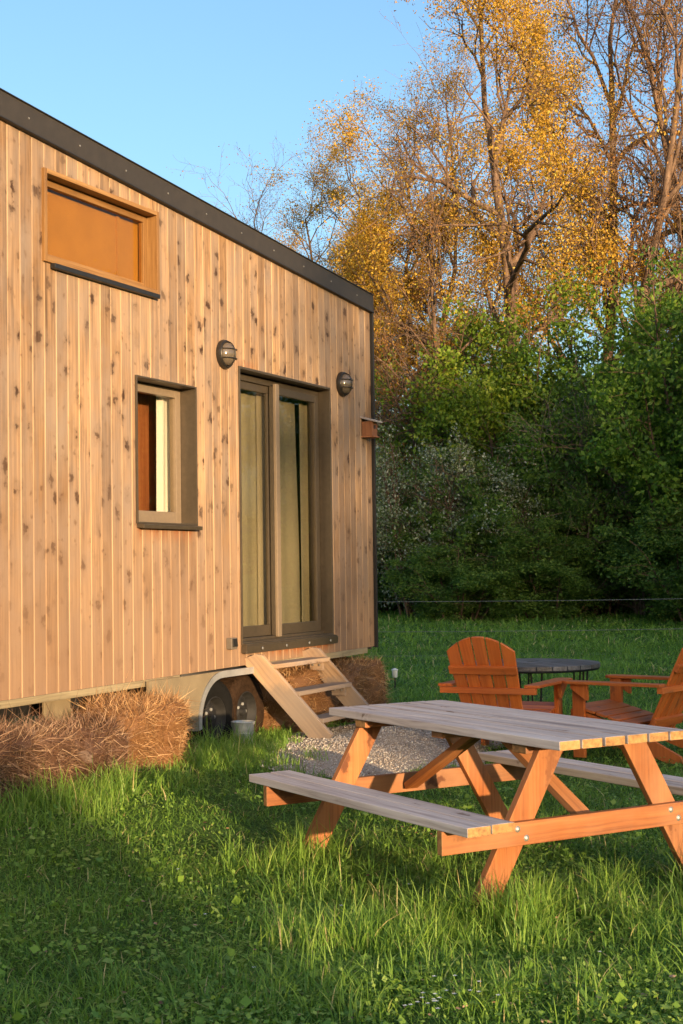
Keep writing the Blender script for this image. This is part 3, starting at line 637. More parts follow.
# ------------------------------------------------------------------ straw bales
def strands(P, D, L, w, tint_r, curl=.25, seed=0):
    """thin crossed slivers at P along D"""
    r_ = np.random.default_rng(seed); k = len(P)
    D = D / np.linalg.norm(D, axis=1, keepdims=True)
    S = np.cross(D, r_.normal(size=(k, 3))); S /= np.linalg.norm(S, axis=1, keepdims=True)
    B = r_.normal(size=(k, 3)) * curl
    L = L[:, None]; w = w[:, None]
    p0 = P - S * w; p1 = P + S * w; m = P + D * L * .5 + B * L * .12; p2 = m - S * w * .8; p3 = m + S * w * .8; e = P + D * L + B * L * .35
    v = np.stack([p0, p1, p3, p2, e], 1); base = 5 * np.arange(k)[:, None]
    q = base + np.array([[0, 1, 2, 3]]); t_ = base + np.array([[3, 2, 4]])
    return v.reshape(-1, 3), q, t_, np.repeat(tint_r, 5)
def bale(u, n, size, rz, mat, label, count, spike, seed, tilt=(0, 0)):
    r_ = np.random.default_rng(seed); sx, sy, sz = size; count = int(count * 3.2)
    x, y, _ = hp(u, n); z = float(ground(x, y)) - .03
    bm = bmesh.new(); bmesh.ops.create_cube(bm, size=1); bmesh.ops.subdivide_edges(bm, edges=bm.edges, cuts=9, use_grid_fill=True)
    for v in bm.verts:
        p = v.co.copy(); p = Vector((p.x * sx, p.y * sy, (p.z + .5) * sz))
        c_ = Vector((0, 0, sz / 2)); d_ = p - c_
        k = 1 - .10 * (abs(v.co.x * 2) ** 4 * abs(v.co.z * 2) ** 4 + abs(v.co.y * 2) ** 4 * abs(v.co.z * 2) ** 4 + abs(v.co.x * 2) ** 4 * abs(v.co.y * 2) ** 4)
        p = c_ + d_ * k; p += d_.normalized() * .07 * mnoise.noise(p * 4.0 + Vector((seed, 0, 0))) + d_.normalized() * .03 * mnoise.noise(p * 13)
        v.co = p
    bm.normal_update(); tri = [f for f in bm.faces if f.normal.z > -.5]
    ar = np.array([f.calc_area() for f in tri]); idx = r_.choice(len(tri), count, p=ar / ar.sum())
    cor = np.array([[tuple(v.co) for v in f.verts] for f in tri]); nor = np.array([tuple(f.normal) for f in tri])
    s_, t_ = r_.random((2, count, 1)); c4 = cor[idx]
    P = (c4[:, 0] * (1 - s_) + c4[:, 1] * s_) * (1 - t_) + (c4[:, 3] * (1 - s_) + c4[:, 2] * s_) * t_
    nn = nor[idx]; count2 = count; D = nn * r_.uniform(.0, .42, (count, 1)) + r_.normal(size=(count, 3)) * np.array([1.0, .7, .62]) + np.array([0, 0, .06 * spike])
    P = P - nn * .02
    L = r_.gamma(2.2, .0145, count) * (1 + .6 * spike); L = np.clip(L, .025, .22); w = r_.uniform(.0011, .0027, count)
    v, q, tr, ti = strands(P, D, L, w, np.clip(r_.normal(.5, .28, count), 0, 1), 1.2, seed)
    bv = np.array([tuple(v_.co) for v_ in bm.verts]); bq = np.array([[v_.index for v_ in f.verts] for f in bm.faces])
    V = np.concatenate([bv, v]); Q = np.concatenate([bq, q + len(bv)]); T = tr + len(bv)
    TI = np.concatenate([np.full(len(bv), .12), ti]); bm.free()
    o = obj('straw_bale', np_mesh('straw_bale', V, Q, T, TI, [mat]))
    o.location = (x, y, z); o.rotation_euler = (tilt[0], tilt[1], HROT + rz)
    return tag(o, label, 'straw bale', 'straw bales packed under the trailer')
bale(-3.02, .10, (1.0, .48, .42), 0.05, M['straw_brown'], 'darkest brown loose bale under the left end of the cladding', 11000, 1.0, 1)
bale(-2.27, .16, (.50, .42, .40), -.05, M['straw_brown'], 'small ragged brown bale between the darkest bale and the large golden one', 6000, .9, 5)
bale(-1.62, .12, (.80, .46, .48), 0.03, M['straw_gold'], 'large golden fuzzy bale left of the trailer wheel', 13000, .5, 2)
bale(.95, -.07, (1.0, .40, .52), 0.0, M['straw_gold'], 'golden straw bale directly behind the wooden steps', 8000, .25, 3)
bale(1.95, -.04, (.88, .46, .52), 0.0, M['straw_gold'], 'straw bale at the far end of the house right of the steps', 9000, .4, 4)

# ------------------------------------------------------------------ picnic table (local x across, y along, z up)
TZ = .72; TW = .71; TLEN = 1.85
pt_ = empty('picnic_table', (TP[0], TP[1], 0.0), math.atan2(TE[1], TE[0]), 'wooden picnic table with grey weathered top and orange legs on the lawn', 'picnic table')
bw = (TW + .006) / 6; WM = [M['weathered'], M['endgrain']]
for k in range(6):
    f = MB(); f.box((bw * (k + .5), TLEN / 2 + random.uniform(-.004, .004), TZ - .019 + random.uniform(-.0015, .0015)), (bw - .013, TLEN, .038), rot=(0, random.uniform(-.006, .006), 0), grain=1, mats={2: 1, 3: 1})
    f.build('top_board', WM, pt_, .004)
ZB = .42
for s0 in (-.46, TW + .46 - .243):
    for k in range(2):
        f = MB(); f.box((s0 + .123 * k + .06, TLEN / 2 + random.uniform(-.004, .004), ZB - .019 + random.uniform(-.001, .001)), (.111, TLEN, .038), grain=1, mats={2: 1, 3: 1})
        f.build('bench_board', WM, pt_, .004)
cx = TW / 2; ST = M['stained']
for yy, sg in ((.22, 1), (TLEN - .22, -1)):
    yo = yy - sg * .0365                                       # seat beam lies on the outer side of the legs
    f = MB(); f.box((cx, yo, ZB - .038 - .0475), (TW + 2 * .46, .035, .095), mats={0: 1, 1: 1}); bmn = f.build('seat_beam', [ST, M['endgrain']], pt_, .003)
    f = MB(); f.box((cx, yy + sg * .0665, TZ - .038 - .0195), (TW - .04, .095, .039), mats={0: 1, 1: 1}); f.build('top_beam', [ST, M['endgrain']], pt_, .003)
    for sd in (-1, 1):
        f = MB(); a = Vector((cx + sd * .215, yy, TZ - .040)); b2 = Vector((cx + sd * .64, yy, -.04))
        d = (b2 - a).normalized(); hw = .057 / abs(d.z)
        f.prism([(a.x - hw, a.z), (a.x + hw, a.z), (b2.x + hw, b2.z), (b2.x - hw, b2.z)], (1, 0, 0), (0, 0, 1), (0, .036, 0), (0, yy - .018, 0), 1.0)
        f.build('leg', ST, pt_, .003)
        zb = ZB - .085; ub = cx + sd * (.215 + .425 * (TZ - .04 - zb) / (TZ))
        for dx, dz in ((-.022, .020), (.022, -.020)):
            f = MB(); f.lathe([(0, .007), (.008, .006), (.012, .002), (.014, 0)], (ub + dx, yo - sg * .0175, zb + dz), Matrix.Rotation(R(90 * sg), 3, 'X'), 10); f.build('bolt', M['screw_metal'], bmn)
    f = MB(); f.bar((cx, yy - sg * .0, ZB - .10), (cx, TLEN / 2 - sg * .10, TZ - .075), .075, .034, up=(0, 0, 1)); f.build('brace', ST, pt_, .003)
f = MB(); f.box((cx, TLEN / 2, TZ - .056), (TW - .08, .085, .034)); f.build('top_beam', ST, pt_, .003)

# ------------------------------------------------------------------ fan-back chairs
def chair(loc, rz, label):
    e = empty('garden_chair', loc, rz, label, 'garden chair', 'slatted fan-back chairs by the spool table')
    OR = M['orange']; rec = R(27)
    hy, hz = -.26, .20                                        # foot of the back
    bd = Vector((0, -math.sin(rec), math.cos(rec))); bn = Vector((0, math.cos(rec), math.sin(rec)))
    tops = [.72, .785, .81, .785, .72]
    for k in range(5):
        q = k - 2; f = MB(); wb, wt = .080, .094; xb, xt = q * .091, q * .107
        arch = lambda x: .818 - 1.75 * x * x
        poly = [(xb - wb / 2, 0), (xb + wb / 2, 0)] + [(xt + wt * e_, arch(xt + wt * e_)) for e_ in (.5, .25, 0, -.25, -.5)]
        f.prism(poly, (1, 0, 0), bd, -bn, Vector((0, hy, hz)), .020); f.build('back_slat', OR, e, .003)
    def on_back(s_, off): return Vector((0, hy, hz)) + bd * s_ + bn * off
    f = MB(); p = on_back(.555, -.034); f.bar(p + Vector((-.262, 0, 0)), p + Vector((.262, 0, 0)), .028, .062, up=bd); f.build('back_batten', OR, e, .003)
    f = MB(); p = on_back(.10, -.034); f.bar(p + Vector((-.24, 0, 0)), p + Vector((.24, 0, 0)), .028, .07, up=bd); f.build('back_batten', OR, e, .003)
    p = on_back(.345, -.036); f = MB(); f.bar((-.37, p.y - .005, .525), (.37, p.y - .005, .525), .045, .045); f.build('arm_rail', OR, e, .003)
    for s_ in (-1, 1):
        f = MB(); f.prism([(-.055, -.46), (.055, -.46), (.065, .20), (.060, .30), (.03, .325), (-.045, .325), (-.070, .28), (-.065, .1)], (1, 0, 0), (0, 1, 0), (0, 0, 1), (s_ * .335, 0, .549), .022)
        f.build('armrest', OR, e, .004)
        f = MB(); f.box((s_ * .300, .235, .273), (.035, .095, .546)); f.build('leg', OR, e, .003)
        f = MB(); f.prism([(.06, .548), (.20, .548), (.20, .515), (.075, .43), (.06, .43)], (0, 1, 0), (0, 0, 1), (.03, 0, 0), (s_ * .345 - .015, .075, 0), 1.0); f.build('arm_bracket', OR, e, .003)
        f = MB(); f.prism([(.29, .36), (.29, .25), (-.46, .0), (-.58, .0), (-.56, .055), (-.26, .20)], (0, 1, 0), (0, 0, 1), (.032, 0, 0), (s_ * .265 - .016, 0, 0), 1.0); f.build('side_rail', OR, e, .003)
    for k in range(5):
        y = .255 - k * .098; z = .372 - .026 * k - (.006 if k == 0 else 0); f = MB(); f.box((0, y, z), (.59, .085, .02), rot=(R(15), 0, 0)); f.build('seat_slat', OR, e, .003)
    f = MB(); f.box((0, .30, .31), (.59, .02, .095)); f.build('front_apron', OR, e, .003)
    return e
def az(a): return -R(a)                                          # heading: local +y turned to azimuth a (clockwise from +Y)
chair((1.25, 11.05, float(ground(1.25, 11.05))), az(27), 'bright orange fan-back chair seen from behind, left of the spool table')
chair((2.12, 11.02, float(ground(2.12, 11.02))), az(-52), 'darker orange fan-back chair leaning back at the right, facing the spool table')

# cable spool table on thin metal rods
sx_, sy_ = 1.57, 12.35
e = empty('spool_table', (sx_, sy_, float(ground(sx_, sy_))), .3, 'round dark table with cracked wooden top on thin black rods behind the chairs', 'table')
f = MB(); SR = .585; nb = 9; wv = 2 * SR / nb
for k in range(nb):
    xa = -SR + k * wv + .003; xb = xa + wv - .006
    def lim(x): return math.sqrt(max(SR * SR - x * x, 0.0004))
    xsamp = np.linspace(xa, xb, 7); poly = [(x, -lim(x)) for x in xsamp] + [(x, lim(x)) for x in xsamp[::-1]]
    f.prism(poly, (1, 0, 0), (0, 1, 0), (0, 0, 1), (0, 0, .53), .035)
tp = f.build('tabletop', M['spool'], e, .002); 
for (qx, qy, qw, qd, qa) in ((.10, .15, .12, .03, .4), (-.02, -.10, .16, .02, -.3), (.22, -.05, .10, .025, .1), (-.15, .12, .09, .04, .2)):
    f = MB(); f.box((qx, qy, .5645), (qw, qd, .003), rot=(0, 0, qa)); f.build('slot', M['dark_trim'], tp)
f = MB(); f.tube([(SR * .97 * math.cos(a), SR * .97 * math.sin(a), .523) for a in np.linspace(0, 6.2832, 49)], .012, 6, cap=False); f.build('rim_hoop', M['rod_metal'], e)
for k in range(6):
    a = 6.2832 * k / 6 + .2; f = MB()
    for da in (-.09, .09): f = MB(); f.tube([(.50 * math.cos(a + da), .50 * math.sin(a + da), .515), (.47 * math.cos(a + da * .4), .47 * math.sin(a + da * .4), -.02)], .008, 6); f.build('leg', M['rod_metal'], e)

# ------------------------------------------------------------------ wire fence in front of the hedge
wf = empty('wire_fence', (0, 20.0, 0), 0, 'three thin wires of a stock fence strung across the lawn before the hedge', 'fence')
def gfence(x): return float(ground(x, 20.0))
for z in (.98, .57, .24):
    f = MB(); f.tube([(-1.6, 0, z + .02), (1.5, 0, z - .012), (3.2, 0, z - .02), (6.2, 0, z - .015), (9.4, 0, z + .02)], .0032, 5); f.build('wire', M['wire_metal'], wf)
for x in (-1.6, 9.4):
    f = MB(); f.tube([(x, .045, -.2 + gfence(x)), (x, .045, 1.15)], .045, 10); f.build('post', M['post_wood'], wf)

# ------------------------------------------------------------------ vegetation generators
def tubes_np(lines, sides):
    """lines: list of (pts (k,3), radii (k)) with equal k"""
    P = np.array([l[0] for l in lines]); Rr = np.array([l[1] for l in lines]); n, k, _ = P.shape
    D = np.gradient(P, axis=1); D /= np.linalg.norm(D, axis=2, keepdims=True) + 1e-9
    ref = np.where(np.abs(D[:, :1, 2:3]) > .8, np.array([1., 0, 0]), np.array([0, 0, 1.]))
    A = np.cross(D, np.broadcast_to(ref, D.shape)); A /= np.linalg.norm(A, axis=2, keepdims=True) + 1e-9; B = np.cross(D, A)
    th = 2 * np.pi * np.arange(sides) / sides
    V = P[:, :, None] + (A[:, :, None] * np.cos(th)[:, None] + B[:, :, None] * np.sin(th)[:, None]) * Rr[:, :, None, None]
    i, j, s_ = np.meshgrid(np.arange(n), np.arange(k - 1), np.arange(sides), indexing='ij')
    a = (i * k + j) * sides; s2 = (s_ + 1) % sides
    Q = np.stack([a + s_, a + s2, a + sides + s2, a + sides + s_], -1).reshape(-1, 4)
    return V.reshape(-1, 3), Q
def grow_tree(seed, H, trunk_r, levels, spread, up, first, leaf_prob, wob=.18, leader=.8, nk=None, limb=.5):
    """returns dict level -> list of polylines, leaf anchor points"""
    r_ = np.random.default_rng(seed); lines = {}; tips = []
    def rec(p, d, L, rad, lv):
        k = (9, 7, 5, 4, 3, 3)[lv]; pts = [p]; dd = d / np.linalg.norm(d); ds = [dd]
        for i in range(k - 1):
            dd = dd + r_.normal(size=3) * wob * (0.5 if lv == 0 else 1.45) + np.array([0, 0, up[lv]]); dd /= np.linalg.norm(dd)
            pts.append(pts[-1] + dd * L / (k - 1)); ds.append(dd)
        pts = np.array(pts); endr = .35 if lv < levels else .3
        rr_ = rad * (1 - (1 - endr) * np.linspace(0, 1, k) ** .9)
        if lv == 0: rr_[0] *= 1.35
        lines.setdefault(lv, []).append((pts, rr_))
        if lv >= levels - 1:
            for q_ in pts[1:]: tips.append((q_, lv))
        if lv < levels:
            nchild = nk[lv]; t0 = first if lv == 0 else .22
            for c in range(nchild):
                tt = t0 + (1 - t0) * ((c + r_.random() * .9) / nchild); x = tt * (k - 1); i0 = min(int(x), k - 2); fx = x - i0
                q_ = pts[i0] * (1 - fx) + pts[i0 + 1] * fx; base = ds[i0 + 1]
                a = r_.random() * 6.2832; o_ = np.cross(base, [math.cos(a), math.sin(a), .3]); o_ /= np.linalg.norm(o_) + 1e-9
                ang = spread[lv] * r_.uniform(.65, 1.25); nd = base * math.cos(ang) + o_ * math.sin(ang)
                cl = L * (limb if lv == 0 else .55) * r_.uniform(.65, 1.15) * (1.12 - .55 * tt if lv == 0 else 1.05 - .3 * tt)
                cr = min(rr_[i0] * .62, .026 * cl ** 1.15 + .0015)
                rec(q_, nd, cl, max(cr, .004), lv + 1)
            if lv > 0 or True:
                rec(pts[-1], ds[-1] + r_.normal(size=3) * .15, L * .45, rr_[-1] * .9, lv + 1)
    rec(np.zeros(3), np.array([r_.normal() * .05, r_.normal() * .05, 1.0]), H * leader, trunk_r, 0)
    return lines, tips
def leaf_quads(P, size, r_, droop=.2, asp=.6):
    k = len(P); D = r_.normal(size=(k, 3)); D[:, 2] -= droop; D /= np.linalg.norm(D, axis=1, keepdims=True)
    S = np.cross(D, r_.normal(size=(k, 3))); S /= np.linalg.norm(S, axis=1, keepdims=True)
    s_ = size[:, None]; m = P + D * s_ * .5
    v = np.stack([P, m + S * s_ * asp * .5, P + D * s_, m - S * s_ * asp * .5], 1)
    return v.reshape(-1, 3), 4 * np.arange(k)[:, None] + np.array([[0, 1, 2, 3]])
def make_tree(name, seed, H, tr, levels, nk, spread, up, first, leafmat_, nleaf, lsize, label, cat='tree', group=None, leafz=(0, 99), lscat=.25, bark='bark', wob=.18, leader=.8, twig_r=1.0, limb=.5):
    lines, tips = grow_tree(seed, H, tr, levels, spread, up, first, 0, wob, leader, nk, limb); r_ = np.random.default_rng(seed + 100)
    root = empty(name, (0, 0, 0), 0, label, cat, group)
    def pack(lv_list, sides):
        Vs, Qs, b = [], [], 0
        for lv in lv_list:
            if lv not in lines: continue
            v, q = tubes_np([(p_, np.maximum(rr_, .0038) * (twig_r if lv >= 2 else 1)) for p_, rr_ in lines[lv]], sides[lv]); Vs.append(v); Qs.append(q + b); b += len(v)
        return np.concatenate(Vs), np.concatenate(Qs)
    S = (12, 8, 5, 4, 3, 3)
    v, q = pack([0, 1], S); obj('trunk', np_mesh('trunk', v, q, mats=[M[bark]], smooth=True), root)
    v, q = pack(range(2, levels + 1), S); tint = np.zeros(len(v)); mi = np.zeros(len(q), int)
    if nleaf:
        T = np.array([p for p, lv in tips]); T = T[(T[:, 2] > leafz[0] * H) & (T[:, 2] < leafz[1] * H)]
        # leaves gather in clumps: weight anchors by a noise field
        wgt = np.array([max(0.05, .46 + 1.7 * mnoise.noise(Vector(p) * .62 + Vector((seed, 0, 0)))) for p in T]) if len(T) else None
        P = T[r_.choice(len(T), nleaf, p=wgt / wgt.sum())] + r_.normal(size=(nleaf, 3)) * lscat
        lv_, lq = leaf_quads(P, lsize * r_.uniform(.6, 1.3, nleaf), r_)
        q = np.concatenate([q, lq + len(v)]); tint = np.concatenate([tint, np.repeat(np.clip(r_.normal(.5, .25, nleaf), 0, 1), 4)]); v = np.concatenate([v, lv_]); mi = np.concatenate([mi, np.ones(nleaf, int)])
    obj('crown', np_mesh('crown', v, q, None, tint, [M[bark], M[leafmat_]], mi, smooth=False), root)
    return root
def make_shrub(name, seed, W, H, nstem, leafmat_, nleaf, lsize, label, cat, group, twigs=14, dense=1.0, bark='bark', droop=.2, low=.0, flat=0.0, tw_len=.55):
    """many stems fanning from the ground; leaves gathered in sprays along the twigs"""
    r_ = np.random.default_rng(seed); root = empty(name, (0, 0, 0), 0, label, cat, group); L0, L1, L2, A = [], [], [], []
    for s_ in range(nstem):
        a = r_.random() * 6.2832; rad = W * .5 * math.sqrt(r_.random()); h = H * r_.uniform(.62, 1.04) * (1 - .38 * (rad / (W * .5)) ** 2)
        b0 = np.array([math.cos(a), math.sin(a), 0]) * rad * .35; e_ = np.array([math.cos(a), math.sin(a), 0]) * rad + np.array([0, 0, h]); ts = np.linspace(0, 1, 6)
        pts = b0 + (e_ - b0) * ts[:, None] + np.array([0, 0, 1]) * (ts * (1 - ts) * h * .35)[:, None] + r_.normal(size=(6, 3)) * .05 * h * .3
        pts[0] = b0; L0.append((pts, np.linspace(.035, .008, 6) * (H / 4) ** .5))
        for t_ in range(twigs):
            tt = low + (1 - low) * r_.random() ** .8; x = tt * 5; i0 = min(int(x), 4); q_ = pts[i0] + (pts[i0 + 1] - pts[i0]) * (x - i0)
            d_ = r_.normal(size=3); d_[2] = abs(d_[2]) * .6 + .15; d_[:2] += q_[:2] / (W * .5) * .8; d_ /= np.linalg.norm(d_); l_ = tw_len * r_.uniform(.5, 1.5) * (H / 4) ** .5
            tp_ = np.array([q_, q_ + d_ * l_ * .5 + r_.normal(size=3) * .04, q_ + d_ * l_ + np.array([0, 0, -.1 * l_])]); L1.append((tp_, np.array([.010, .007, .004])))
            for u_ in range(2):
                d2 = d_ + r_.normal(size=3) * .6; d2 /= np.linalg.norm(d2); s0 = tp_[1 + (u_ > 0)]; L2.append((np.array([s0, s0 + d2 * l_ * .45]), np.array([.005, .003])))
                A += [s0 + d2 * l_ * .45 * k_ for k_ in (.3, .65, 1.0)]
            A += [tp_[1], tp_[2]]
    Vs, Qs, b = [], [], 0
    v, q = tubes_np(L0, 6); obj('trunk', np_mesh('trunk', v, q, mats=[M[bark]], smooth=True), root)
    for LL, sd in ((L1, 3), (L2, 3)):
        v, q = tubes_np(LL, sd); Vs.append(v); Qs.append(q + b); b += len(v)
    v = np.concatenate(Vs); q = np.concatenate(Qs); A = np.array(A)
    wgt = np.array([max(.05, .45 + 1.5 * mnoise.noise(Vector(p) * 1.1 + Vector((seed * 3.1, 0, 0)))) for p in A])
    ia = r_.choice(len(A), nleaf, p=wgt / wgt.sum()); P = A[ia] + r_.normal(size=(nleaf, 3)) * np.array([.11, .11, .08]) * (H / 4) ** .5
    P[:, 2] = np.abs(P[:, 2])
    lv_, lq = leaf_quads(P, lsize * r_.uniform(.55, 1.4, nleaf), r_, droop)
    cl = r_.random(len(A)) * .5
    ti = np.clip(r_.normal(.3, .18, nleaf) + cl[ia] * .75, 0, 1)
    tint = np.concatenate([np.zeros(len(v)), np.repeat(ti, 4)]); mi = np.concatenate([np.zeros(len(q), int), np.ones(nleaf, int)])
    obj('crown', np_mesh('crown', np.concatenate([v, lv_]), np.concatenate([q, lq + len(v)]), None, tint, [M[bark], M[leafmat_]], mi), root)
    return root
PI2 = 6.2832
def gpos(x, y, dz=-.05): return (x, y, float(ground(x, y)) + dz)
def place(first, spots):
    """first spot moves the thing itself, later ones are copies; spot: x, y, rz, sxy, sz, label"""
    x, y, rz, s1, s2, lab = spots[0]; first.location = gpos(x, y); first.rotation_euler = (0, 0, rz); first.scale = (s1, s1, s2); first['label'] = lab
    for x, y, rz, s1, s2, lab in spots[1:]: copy_thing(first, gpos(x, y), rz, (s1, s1, s2), lab)

G_TREES = 'tall trees rising behind the hedge'
gold = make_tree('oak_tree', 21, 15.5, .26, 4, (11, 8, 5, 3), (.72, .75, .8, .8), (.02, .05, .03, .02, .0), .34, 'leaf_gold', 66000, .068, '', group=G_TREES, limb=.50, leafz=(.35, 2), lscat=.18, leader=.78)
lightg = make_tree('oak_tree', 35, 14, .20, 4, (10, 8, 5, 3), (.75, .75, .8, .8), (.02, .04, .02, .0, .0), .32, 'leaf_gold', 80000, .062, '', group=G_TREES, limb=.40, leafz=(.40, 2), lscat=.15, leader=.78)
bare = make_tree('bare_tree', 47, 16, .19, 4, (11, 8, 5, 3), (.55, .65, .75, .8), (.02, .07, .05, .03, .0), .28, 'leaf_rust', 5000, .07, '', group=G_TREES, limb=.46, leafz=(.45, 2), lscat=.1, leader=.80)
bare2 = make_tree('bare_tree', 58, 15, .15, 4, (11, 8, 4, 3), (.62, .7, .8, .8), (.02, .06, .04, .02, .0), .22, 'leaf_rust', 3600, .07, '', group=G_TREES, limb=.44, leafz=(.4, 2), lscat=.1, leader=.82)
place(gold, [(3.9, 34.0, 2.3, .88, .90, 'tall tree with the densest golden leaves in the middle of the wood'),
             (6.0, 38.5, 4.2, .85, 1.18, 'golden-leaved tree behind and right of the densest golden one')])
place(lightg, [(2.0, 37.5, 4.1, .80, .80, 'thinly leaved golden tree rising just right of the roof end'),
               (-1.0, 40.0, 6.0, .85, .74, 'small golden tree peeping over the roof near its end'),
               (.75, 36.5, 5.0, .85, .75, 'slim golden tree rising directly over the roof corner'),
               (-.1, 45.0, 3.6, 1.0, .83, 'pale golden tree far back between the roof line trees')])
place(bare, [(5.6, 34.5, 1.4, .85, 1.04, 'bare tree with pale lit trunk right of the densest golden tree'),
             (8.0, 35.0, 2.0, 1.0, 1.15, 'tall bare tree at the right side of the wood'),
             (9.6, 34.0, 4.1, 1.0, 1.12, 'bare tree at the far right edge of the picture'),
             (-3.7, 47.0, 3.3, .85, .78, 'bare pinkish treetop showing over the roof line')])
place(bare2, [(1.0, 34.0, 5.1, .62, .60, 'slender bare tree close to the house corner'),
              (7.4, 33.5, 3.6, .8, 1.0, 'thin bare tree above the bright green bush'),
              (2.4, 31.8, .9, .6, .66, 'thin dark bare tree behind the blossoming bushes'),
               (-1.9, 43.5, 2.0, .85, .69, 'wide bare treetop over the middle of the roof'),
              (11.5, 36.0, 2.7, 1.1, 1.1, 'bare tree outside the right edge of the wood')])

G_SH = 'bushes of the hedge at the wood edge'
sg = make_shrub('green_bush', 3, 4.6, 6.4, 34, 'leaf_green', 80000, .088, '', 'bush', G_SH, 18)
sb = make_shrub('bright_bush', 5, 4.4, 6.6, 32, 'leaf_bright', 76000, .085, '', 'bush', G_SH, 18)
sdp = make_shrub('dark_bush', 8, 4.4, 4.2, 30, 'leaf_deep', 66000, .09, '', 'bush', G_SH, 18)
sw = make_shrub('blossom_bush', 9, 3.4, 3.8, 20, 'blossom', 20000, .058, '', 'bush', G_SH, 22, low=.08)
sr = make_shrub('twiggy_bush', 12, 3.2, 4.6, 26, 'leaf_rust', 6800, .07, '', 'bush', G_SH, 22, bark='bark_pale', tw_len=.8)
st_ = make_shrub('twiggy_bush', 14, 3.0, 4.6, 24, 'leaf_deep', 15000, .07, '', 'bush', G_SH, 22, bark='bark_pale', tw_len=.8)
place(sg, [(6.9, 27.0, .3, 1.05, 1.10, 'large green bush at the right of the hedge, left of the darkest corner'),
           (9.2, 25.0, 1.9, 1.0, 1.05, 'green bush at the right edge nearest the lawn'),
           (5.3, 29.8, 2.6, .9, .98, 'green bush in the middle of the hedge behind the twiggy one'),
           (8.9, 29.5, 4.2, 1.1, 1.22, 'tallest green bush at the back right of the hedge'),
           (12.2, 24.0, .9, 1.1, 1.1, 'green bush past the right edge of the picture'), (15.0, 19.0, 3.0, 1.2, 1.15, 'green bush furthest right beside the lawn')])
place(sb, [(3.6, 30.5, .8, 1.0, 1.06, 'yellow-green bush catching light left of the hedge middle'),
           (7.4, 30.2, 2.4, 1.0, 1.12, 'bright green bush standing tall at the right of the hedge'),
           (10.6, 28.5, 4.4, 1.0, 1.1, 'bright green bush by the right edge behind the nearest one'),
           (2.2, 32.5, 5.2, .8, .86, 'small yellow-green bush behind the white blossom')])
place(sdp, [(2.6, 29.2, .5, .9, .80, 'dark green bush behind the white blossoming bushes'),
            (4.8, 28.6, 1.7, .9, .82, 'dark green bush at the foot of the hedge middle'),
            (6.4, 25.6, 3.1, .8, .62, 'low dark bush jutting out onto the lawn'),
            (8.2, 23.4, 4.4, .85, .66, 'low dark bush nearest the right-hand chair'),
            (10.6, 22.0, 5.6, 1.0, .8, 'dark bush at the right border of the lawn'), (1.0, 31.2, 2.2, .9, .74, 'dark bush hidden beside the house corner'),
            (5.8, 32.5, 0.2, 1.1, 1.1, 'tall dark bush deep behind the hedge middle'), (3.2, 33.5, 4.0, 1.1, .9, 'dark bush deep behind the yellow-green one'), (9.8, 32.0, 1.2, 1.2, 1.2, 'dark bush deep behind the hedge at the right'),
            (-1.4, 32.0, 3.0, 1.1, .8, 'dark bush behind the house end'), (2.2, 27.5, 3.4, .62, .42, 'lowest dark bush at the foot of the white blossom'), (3.9, 27.4, 5.1, .66, .46, 'low dark bush at the lawn edge right of the white blossom')])
place(sw, [(1.55, 28.3, .2, .85, 1.0, 'white blossoming bush closest to the house corner'),
           (2.95, 28.2, 2.0, .85, .86, 'white blossoming bush second from the house corner'),
           (5.15, 28.9, 3.9, .62, 1.34, 'tall narrow pale blossoming bush in the hedge middle')])
place(st_, [(4.4, 28.0, .6, .8, 1.0, 'twiggy thin-leaved bush in front of the hedge middle'),
           (5.9, 27.8, 2.2, .75, 1.05, 'twiggy thin-leaved bush left of the large green bush')])
place(sr, [(1.5, 33.8, 3.5, 1.0, 1.25, 'rust-coloured twiggy bush beside the house corner'),
           (2.5, 34.6, 1.1, 1.1, 1.3, 'rust-coloured twiggy bush behind the yellow-green bush')])

# ------------------------------------------------------------------ trees behind the camera: they throw the evening shade over hedge, lawn and foreground
shade = make_shrub('shade_tree', 31, 8.0, 14.0, 40, 'leaf_deep', 15000, .55, 'broad leafy tree behind the viewer shading the hedge', 'tree', 'leafy trees behind the viewer', 16, tw_len=.9)
shots = []
for k, (w, q, s1, s2) in enumerate([(-60, 10.3, 1.0, 1.08), (-63, 14.5, 1.0, 1.06), (-59, 19, 1.0, 1.02), (-63, 23.5, 1.0, 1.06), (-59, 28, 1.0, 1.02), (-63, 33, 1.1, 1.06)]):
    x, y = wq(w, q); shots.append((x, y, k * 1.3, s1, s2, 'broad leafy tree behind the viewer shading the hedge'))
place(shade, shots)
x, y = wq(-30, 7.3); copy_thing(lightg, gpos(x, y), 1.1, (.85, .85, .80), 'half-bare golden tree behind the viewer shading the right-hand chair', 'leafy trees behind the viewer')
x, y = wq(-34, 5.3); copy_thing(bare2, gpos(x, y), 2.1, (.7, .7, .62), 'bare tree behind the viewer throwing branch shadows on the facade', 'leafy trees behind the viewer')
hedge = make_shrub('low_bush', 33, 3.2, 2.2, 30, 'leaf_deep', 16000, .20, 'low bush behind the viewer shading the near lawn', 'bush', 'low bushes behind the viewer', 14, tw_len=.4)
shots = []
for k, (w, q, s1, s2) in enumerate([(-9, 8.35, 1.0, 1.85), (-9.2, 5.4, 1.05, .90), (-9, 3.4, .8, .60), (-9.1, .2, 1.0, 1.22), (-9.3, -1.7, 1.0, 1.15), (-9, -4.2, 1.1, 1.2)]):
    x, y = wq(w, q); shots.append((x, y, k * 1.7, s1, s2, 'low bush behind the viewer shading the near lawn'))
place(hedge, shots)

